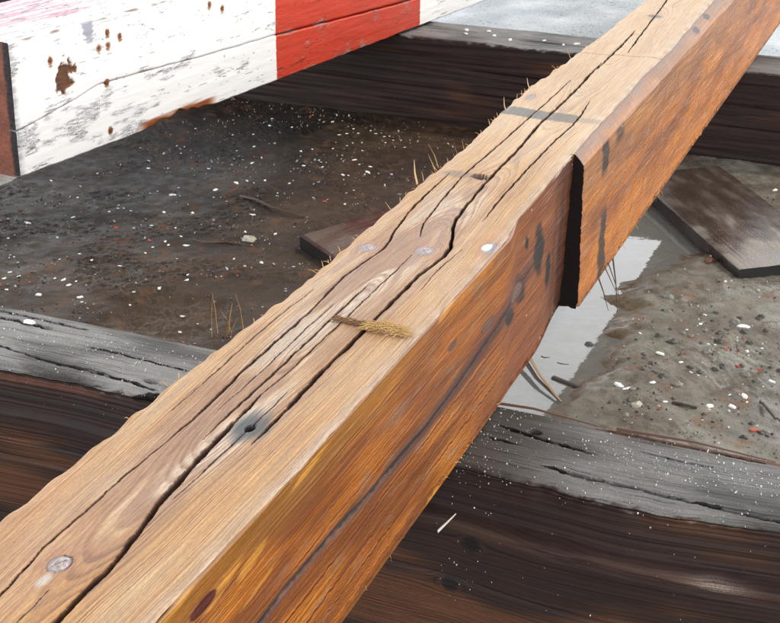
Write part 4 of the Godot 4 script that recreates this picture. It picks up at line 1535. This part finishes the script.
func build_sticks() -> void:
	var dark := std(Color8(52, 38, 30), 0.6)
	var pale := std(Color8(150, 120, 84), 0.7)
	# a split length of lath half in the puddle: a dark strip with a pale face
	var r1 := base("split_lath", Vector3(0.14, 0, -0.9))
	tag(r1, "split lath with a pale face, slanting from the puddle against the orange timber", "stick")
	for k in 2:
		var st := fresh()
		var o := Vector3(0.010, 0.012, -0.012) * k
		rod(st, [Vector3(0.045, 0.022, -1.015) + o, Vector3(0.13, 0.012, -0.90) + o * 0.7, Vector3(0.232, 0.002, -0.805)], 0.009 if k == 0 else 0.006, 0.004, 5, 0.5)
		obj("dark_half" if k == 0 else "pale_half", done(st), dark if k == 0 else pale, r1, -r1.position)
	for s in [
		["dark_stick", "short dark splinter of wood floating in the puddle beside the split lath", [Vector3(0.165, -0.003, -0.955), Vector3(0.215, -0.001, -0.935), Vector3(0.268, 0.0, -0.915)], 0.010, 0.007, dark],
		["floating_twig", "tiny dark twig floating in the middle of the bright puddle", [Vector3(0.092, -0.005, -1.08), Vector3(0.105, -0.0045, -1.075), Vector3(0.118, -0.005, -1.085)], 0.004, 0.002, dark],
		["floating_twig", "thin dark straw floating on the puddle just above the dark splinter", [Vector3(0.148, -0.005, -1.058), Vector3(0.165, -0.0045, -1.055), Vector3(0.185, -0.005, -1.06)], 0.003, 0.002, dark],
		["bark_strip", "long curved brown bark strip on the left mud, nearer the far sleeper", [Vector3(-1.39, 0.014, -1.93), Vector3(-1.30, 0.022, -1.90), Vector3(-1.20, 0.02, -1.85), Vector3(-1.06, 0.016, -1.82)], 0.009, 0.005, std(Color8(66, 42, 28), 0.5)],
		["bark_strip", "thin brown bark strip on the mud beside the round pale pebble", [Vector3(-1.33, 0.014, -1.45), Vector3(-1.27, 0.016, -1.435), Vector3(-1.20, 0.018, -1.47), Vector3(-1.11, 0.014, -1.48)], 0.006, 0.004, std(Color8(60, 40, 26), 0.5)],
		["dark_stick", "dark brown stick on the grey mud behind the near sleeper's back edge", [Vector3(0.53, 0.018, -0.90), Vector3(0.56, 0.022, -0.895), Vector3(0.60, 0.018, -0.90)], 0.009, 0.005, dark],
		["dark_stick", "crooked dark stick on the mud at the photo's right edge", [Vector3(0.765, 0.02, -1.0), Vector3(0.785, 0.028, -0.955), Vector3(0.815, 0.018, -0.92)], 0.006, 0.004, dark],
		["pale_straw", "single pale straw poking over the left mud by the orange timber's strap stain", [Vector3(-0.03, 0.30, -0.92), Vector3(-0.16, 0.31, -0.95), Vector3(-0.30, 0.33, -0.98)], 0.003, 0.001, std(Color8(140, 100, 66), 0.7)],
	]:
		if s[0] == "pale_straw": continue
		var st := fresh()
		rod(st, s[2], s[3], s[4], 6, 0.55)
		var at: Vector3 = s[2][1]
		at.y = 0.0
		var r := base(s[0], at)
		tag(r, s[1], "twig" if s[0] == "floating_twig" else "stick")
		obj("shaft", done(st), s[5], r, -at)


func ground_y(x: float, z: float) -> float:
	return maxf(mud(x, z), -0.0045)


func build_chips() -> void:
	var white := std(Color8(232, 230, 222), 0.6)
	var red := std(Color8(178, 66, 46), 0.7)
	var grey := std(Color8(120, 116, 106), 0.6)
	var darkm := std(Color8(72, 67, 60), 0.55)
	var flakes := []
	for k in 5: flakes.append(flake(k, 0.16))
	var stones := []
	for k in 5: stones.append(lump(k + 3, Vector3(0.5, 0.32, 0.40), 0.42, 14, 10))
	var left := [[-1.96, -1.34], [-1.85, -1.47], [-1.64, -1.83], [-1.51, -1.96], [-1.47, -1.70], [-1.32, -1.39], [-1.40, -1.38], [-1.54, -0.81], [-1.41, -0.85], [-1.00, -1.35], [-1.16, -1.11], [-1.20, -1.00], [-1.93, -1.18], [-1.75, -0.94], [-1.73, -0.88], [-1.54, -0.95], [-1.50, -0.92], [-1.57, -1.66], [-1.41, -1.26], [-1.08, -1.62], [-1.05, -0.89], [-1.47, -2.05], [-1.87, -2.31], [-1.94, -2.16], [-1.89, -2.08], [-1.66, -2.17], [-1.63, -1.83], [-1.51, -1.95], [-1.46, -2.04], [-1.38, -2.13], [-1.25, -1.77], [-1.63, -2.52], [-1.67, -2.44], [-1.53, -2.30], [-1.70, -2.81], [-1.47, -2.99], [-1.35, -2.88], [-1.18, -2.66], [-1.13, -2.80], [-1.16, -2.53], [-1.04, -2.39], [-1.12, -2.32], [-1.24, -2.38], [-0.93, -2.02], [-0.98, -2.02], [-2.16, -1.78]]
	var right := [[0.63, -1.51], [0.43, -1.20], [0.50, -1.17], [0.45, -1.00], [0.77, -1.15], [0.71, -1.04], [0.51, -0.90], [0.69, -0.96], [0.50, -1.48], [0.55, -1.34], [0.54, -1.12], [0.46, -1.28], [0.63, -0.93], [0.71, -1.37], [0.67, -1.33], [0.34, -1.33], [0.67, -1.03], [0.44, -2.76], [0.53, -2.88]]
	var big := {0: 0.038, 1: 0.026, 2: 0.030, 3: 0.024, 5: 0.026, 7: 0.034, 8: 0.030, 19: 0.024, 26: 0.034, 27: 0.024, 39: 0.030, 40: 0.030}
	for k in left.size():
		var s: float = big.get(k, rng.randf_range(0.017, 0.027))
		var own := {0: "largest pale chip on the mud below the painted timber's near end", 7: "big white chip just behind the near sleeper, left one of two", 8: "big white chip just behind the near sleeper, right one of two", 44: "white chip on the mud right behind the grey board corner"}
		chip("paint_chip", own.get(k, "white paint chip on the dark mud left of the orange timber"), "chip", "white chips on the left mud", flakes[k % 5], white, left[k], s, rng.randf() * TAU)
	for k in 80:
		var x := rng.randf_range(-1.95, -0.85)
		var z := rng.randf_range(-3.05, -0.75)
		if z < -2.0 and x > -1.0: x -= 0.3
		chip("paint_chip", "white paint chip on the dark mud left of the orange timber", "chip", "white chips on the left mud", flakes[k % 5], white, [x, z], rng.randf_range(0.010, 0.020), rng.randf() * TAU)
	var rbig := {0: 0.042, 1: 0.034, 3: 0.026, 4: 0.032, 5: 0.034, 7: 0.036, 12: 0.034, 17: 0.040, 18: 0.034}
	for k in right.size():
		var s: float = rbig.get(k, rng.randf_range(0.013, 0.022))
		var own := {0: "longest white chip among the stones on the right mud", 17: "white chip beyond the dark board on the right, nearer the timber", 18: "white chip beyond the dark board at the photo's right edge", 15: "white chip at the puddle's right shore"}
		chip("paint_chip", own.get(k, "white paint chip on the grey mud right of the orange timber"), "chip", "white chips on the right mud", flakes[k % 5], white, right[k], s, rng.randf() * TAU)
	for k in 40:
		chip("paint_chip", "white paint chip on the grey mud right of the orange timber", "chip", "white chips on the right mud", flakes[k % 5], white, [rng.randf_range(0.36, 0.95), rng.randf_range(-1.65, -0.62)], rng.randf_range(0.007, 0.014), rng.randf() * TAU)
	for p in [[0.365, -0.945, 0.046, "largest white paint crumb of the little heap near the puddle's near end"], [0.395, -0.935, 0.026, "middle-sized white crumb beside the largest one near the puddle"], [0.385, -0.925, 0.018, "smallest white crumb of the little heap near the puddle"]]:
		chip("paint_chip", p[3], "chip", "heap of white crumbs by the puddle", flakes[int(p[2] * 1000.0) % 5], white, [p[0], p[1]], p[2], p[0] * 50.0)
	for p in [[-1.65, -1.45, "leftmost red paint chip on the dark mud left of the orange timber"], [-1.46, -1.37, "red paint chip on the left mud, second from the left"], [-1.06, -2.01, "red paint chip on the mud just behind the grey board corner"], [-1.60, -3.03, "red paint chip on the dark mud at the far sleeper's foot"]]:
		chip("red_chip", p[2], "chip", "red chips on the left mud", flakes[2], red, p, 0.026, p[0] * 9.0)
	for p in [[0.49, -1.24, "leftmost reddish chip among the stones on the right mud"], [0.66, -1.22, "second from right of the reddish chips on the right mud"], [0.72, -1.23, "rightmost reddish chip among the stones on the right mud"], [0.61, -1.31, "farthest of the reddish chips among the right mud's stones"]]:
		chip("red_chip", p[2], "chip", "red chips on the right mud", flakes[3], red, p, 0.022, p[0] * 9.0)
	chip("brick_crumb", "small orange brick crumb near the right sleeper's back edge", "brick crumb", "", flakes[0], std(Color8(176, 92, 66), 0.8), [0.77, -0.84], 0.032, 0.4)
	chip("red_pebble", "reddish brown pebble at the foot of the dark board's edge", "pebble", "", stones[2], std(Color8(110, 62, 46), 0.6), [0.43, -2.02], 0.045, 0.9)
	chip("pebble", "round pale pebble alone on the dark mud left of the orange timber", "pebble", "", stones[0], std(Color8(176, 168, 150), 0.5), [-1.14, -1.53], 0.052, 0.2)
	chip("pebble", "round pale pebble on the grey mud near the sleeper's back edge", "pebble", "", stones[0], std(Color8(170, 162, 144), 0.5), [0.44, -0.845], 0.036, 1.2)
	chip("pebble", "grey pebble standing at the brown rim of the puddle", "pebble", "", stones[3], grey, [0.36, -1.65], 0.040, 0.5)
	chip("pebble", "dark pebble lying in the bright puddle near its right shore", "pebble", "", stones[4], darkm, [0.205, -1.22], 0.028, 0.5)
	var dk := [[0.60, -1.54], [0.67, -1.62], [0.58, -1.37], [0.49, -1.37], [0.40, -1.33], [0.67, -1.23], [0.73, -1.14], [0.62, -1.20], [0.53, -1.15], [0.52, -1.44], [0.64, -1.47], [0.70, -1.50], [0.56, -1.27], [0.45, -1.30], [0.60, -1.17], [0.69, -1.18], [0.42, -1.12], [0.47, -1.06], [0.52, -1.02], [0.78, -1.30]]
	for k in dk.size():
		chip("pebble", "small dark muddy pebble in the stony patch on the right mud", "pebble", "dark pebbles on the right mud", stones[k % 5], grey if k % 3 == 0 else darkm, dk[k], rng.randf_range(0.022, 0.040), rng.randf() * TAU)
	for k in 46:
		chip("pebble", "small dark muddy pebble in the stony patch on the right mud", "pebble", "dark pebbles on the right mud", stones[k % 5], grey if k % 4 == 0 else darkm, [rng.randf_range(0.38, 0.9), rng.randf_range(-1.65, -0.72)], rng.randf_range(0.012, 0.026), rng.randf() * TAU)
	# bits lying on the near sleeper and on the far one
	var on := base("pale_splinter", Vector3(0.300, T - 0.115, 0.352))
	tag(on, "white splinter of wood stuck on the near sleeper's ledge beside the orange timber", "splinter")
	var st := fresh()
	rod(st, [Vector3(-0.016, -0.008, 0.012), Vector3(0.0, 0.012, 0.002), Vector3(0.014, 0.03, -0.008)], 0.004, 0.0015, 5, 0.6)
	obj("shaft", done(st), std(Color8(235, 226, 206), 0.6), on)
	var ch := obj("paint_chip", flakes[1], white)
	ch.position = Vector3(-0.915, T - 0.003, 0.068)
	ch.scale = Vector3(0.040, 0.050, 0.034)
	tag(ch, "white paint chip beside the dark hole on the near sleeper's left top", "chip")
	for p in [[-0.96, -3.33], [-0.83, -3.35], [-0.74, -3.30], [-0.60, -3.36], [-0.50, -3.32], [-0.98, -3.40], [-0.88, -3.42], [-0.45, -3.36]]:
		var c := obj("paint_chip", flakes[int(absf(p[0]) * 100.0) % 5], white)
		c.position = Vector3(p[0], T - 0.006, p[1])
		var s := rng.randf_range(0.02, 0.04)
		c.scale = Vector3(s, s * 1.2, s)
		c.rotation.y = p[0] * 40.0
		tag(c, "white chip lying on the far sleeper's top beside the painted timber", "chip", "white chips on the far sleeper")


func chip(called: String, label: String, cat: String, grp: String, m: Mesh, mat: Material, p: Array, s: float, turn: float) -> void:
	var o := obj(called, m, mat)
	var y := ground_y(p[0], p[1])
	o.position = Vector3(p[0], y - 0.001, p[1])
	o.rotation = Vector3(0.12 * sin(turn * 3.0), turn, 0.12 * cos(turn * 5.0))
	o.scale = Vector3(s, s, s)
	tag(o, label, cat, grp)


func scatter(called: String, m: Mesh, mat: Material, xf: Array, tint: PackedColorArray) -> MultiMeshInstance3D:
	var mm := MultiMesh.new()
	mm.transform_format = MultiMesh.TRANSFORM_3D
	mm.use_colors = true
	mm.mesh = m
	mm.instance_count = xf.size()
	for i in xf.size():
		mm.set_instance_transform(i, xf[i])
		mm.set_instance_color(i, tint[i])
	var o := MultiMeshInstance3D.new()
	o.name = numbered(called)
	o.multimesh = mm
	o.material_override = mat
	add_child(o)
	return o


func build_debris() -> void:
	var m := StandardMaterial3D.new()
	m.vertex_color_use_as_albedo = true
	m.roughness = 0.55
	var xf := []
	var tint := PackedColorArray()
	for i in 9000:
		var lf := i % 3 != 0
		var x := rng.randf_range(-2.1, -0.7) if lf else rng.randf_range(0.28, 1.1)
		var z := rng.randf_range(-3.15, -0.6) if lf else rng.randf_range(-2.9, -0.55)
		var cl := nf.get_noise_2d(x * 3.0 + 20.0, z * 3.0)
		if rng.randf() > 0.45 + 1.4 * cl: continue
		if pool(x, z) > 0.4: continue
		var s := 0.0035 + 0.010 * pow(rng.randf(), 3.0)
		var bs := Basis.from_euler(Vector3(rng.randf_range(-0.4, 0.4), rng.randf() * TAU, rng.randf_range(-0.4, 0.4))).scaled(Vector3(s, s * 2.0, s))
		xf.append(Transform3D(bs, Vector3(x, mud(x, z) - 0.0005, z)))
		var t := rng.randf()
		var c := Color(0.06, 0.052, 0.045)
		if t > 0.80: c = Color(0.62, 0.6, 0.56) * rng.randf_range(0.45, 1.0)
		elif t > 0.75: c = Color(0.30, 0.10, 0.06)
		elif t > 0.45: c = Color(0.16, 0.145, 0.125)
		tint.append(c)
	tag(scatter("mud_debris", flake(9, 0.22), m, xf, tint), "fine grit and flakes scattered over the mud", "debris", "", "stuff")
	# pale grains sprinkled over the near sleeper
	var gx := []
	var gt := PackedColorArray()
	var none := []
	for i in 13000:
		var x := rng.randf_range(-1.15, 1.1)
		if x > -0.32 and x < 0.26: continue
		var a := rng.randf_range(0.0, 0.33) if rng.randf() < 0.8 else rng.randf_range(0.30, 0.60)
		var band := exp(-pow((a - 0.11) / 0.05, 2.0)) * smoothstep(0.45, 0.7, x) + 0.9 * exp(-pow((a - 0.12) / 0.035, 2.0) - pow((x + 0.62) / 0.22, 2.0)) + 0.35 * smoothstep(0.42, 0.30, x) * smoothstep(0.2, 0.3, x)
		if rng.randf() > (0.09 if a < 0.3 else 0.045) + 0.7 * band: continue
		var p := near_point(x, a, none)
		var s := 0.0016 + 0.0034 * pow(rng.randf(), 3.0)
		gx.append(Transform3D(Basis.from_euler(Vector3(0, rng.randf() * TAU, 0)).scaled(Vector3(s, s * 2.4, s)), p))
		var v := rng.randf_range(0.28, 0.72)
		gt.append(Color(v, v * 0.99, v * 0.95))
	tag(scatter("pale_grit", flake(4, 0.3), m, gx, gt), "pale grains sprinkled over the nearest dark sleeper", "grit", "", "stuff")


func build_tuft_and_grass() -> void:
	var straw := std(Color8(176, 140, 86), 0.85)
	var r := RandomNumberGenerator.new()
	r.seed = 31
	var at := Vector3(0.232, H, 0.566)
	var t := base("fibre_tuft", at)
	tag(t, "matted tuft of straw-coloured fibres lying across the check in the orange timber", "tuft")
	var st := fresh()
	for i in 260:
		var u := pow(r.randf(), 0.8)
		var c := Vector3(lerpf(-0.035, 0.055, u), 0.002 + r.randf() * 0.010 * sin(PI * clampf(u, 0.05, 1.0)), r.randf_range(-0.012, 0.014) * (0.7 + 0.9 * r.randf()))
		var an := r.randf_range(-0.6, 0.6) if i % 3 else r.randf_range(-1.6, 1.6)
		var len := r.randf_range(0.006, 0.032)
		var d := Vector3(cos(an), r.randf_range(-0.15, 0.25), sin(an)) * len
		rod(st, [c - d * 0.5, c + Vector3(0, 0.002, r.randf_range(-0.003, 0.003)), c + d * 0.5], 0.0009, 0.0004, 3)
	obj("fibres", done(st), straw, t)
	var at2 := Vector3(0.170, H, 0.565)
	var t2 := base("fibre_tuft", at2)
	tag(t2, "small dark brown crumb of matted fibres left of the straw tuft, over the check", "tuft")
	var s2 := fresh()
	for i in 90:
		var c := Vector3(r.randf_range(-0.03, 0.03), 0.001 + r.randf() * 0.006, r.randf_range(-0.008, 0.008))
		var an := r.randf_range(-0.9, 0.9)
		var d := Vector3(cos(an), r.randf_range(-0.1, 0.2), sin(an)) * r.randf_range(0.008, 0.02)
		rod(s2, [c - d * 0.5, c + Vector3(0, 0.0015, 0), c + d * 0.5], 0.001, 0.0005, 3)
	obj("fibres", done(s2), std(Color8(112, 78, 48), 0.8), t2)
	# dry grass standing out of the mud behind the timber's left edge
	for g in [[-0.84, -0.80, "dry grass blades standing in the mud between the near sleeper and the orange timber"], [-0.66, -2.55, "dry grass blades behind the orange timber, before the far sleeper"]]:
		var root := base("grass_sprig", Vector3(g[0], mud(g[0], g[1]) - 0.004, g[1]))
		tag(root, g[2], "grass")
		for i in 7:
			var b := fresh()
			var o := Vector3(r.randf_range(-0.05, 0.05), 0, r.randf_range(-0.04, 0.04))
			var lean := Vector3(r.randf_range(-0.06, 0.06), 0, r.randf_range(-0.05, 0.05))
			var hgt := r.randf_range(0.06, 0.15)
			rod(b, [o, o + lean * 0.4 + Vector3(0, hgt * 0.6, 0), o + lean + Vector3(0, hgt, 0)], 0.0028, 0.0006, 4, 0.4)
			obj("blade", done(b), straw, root)
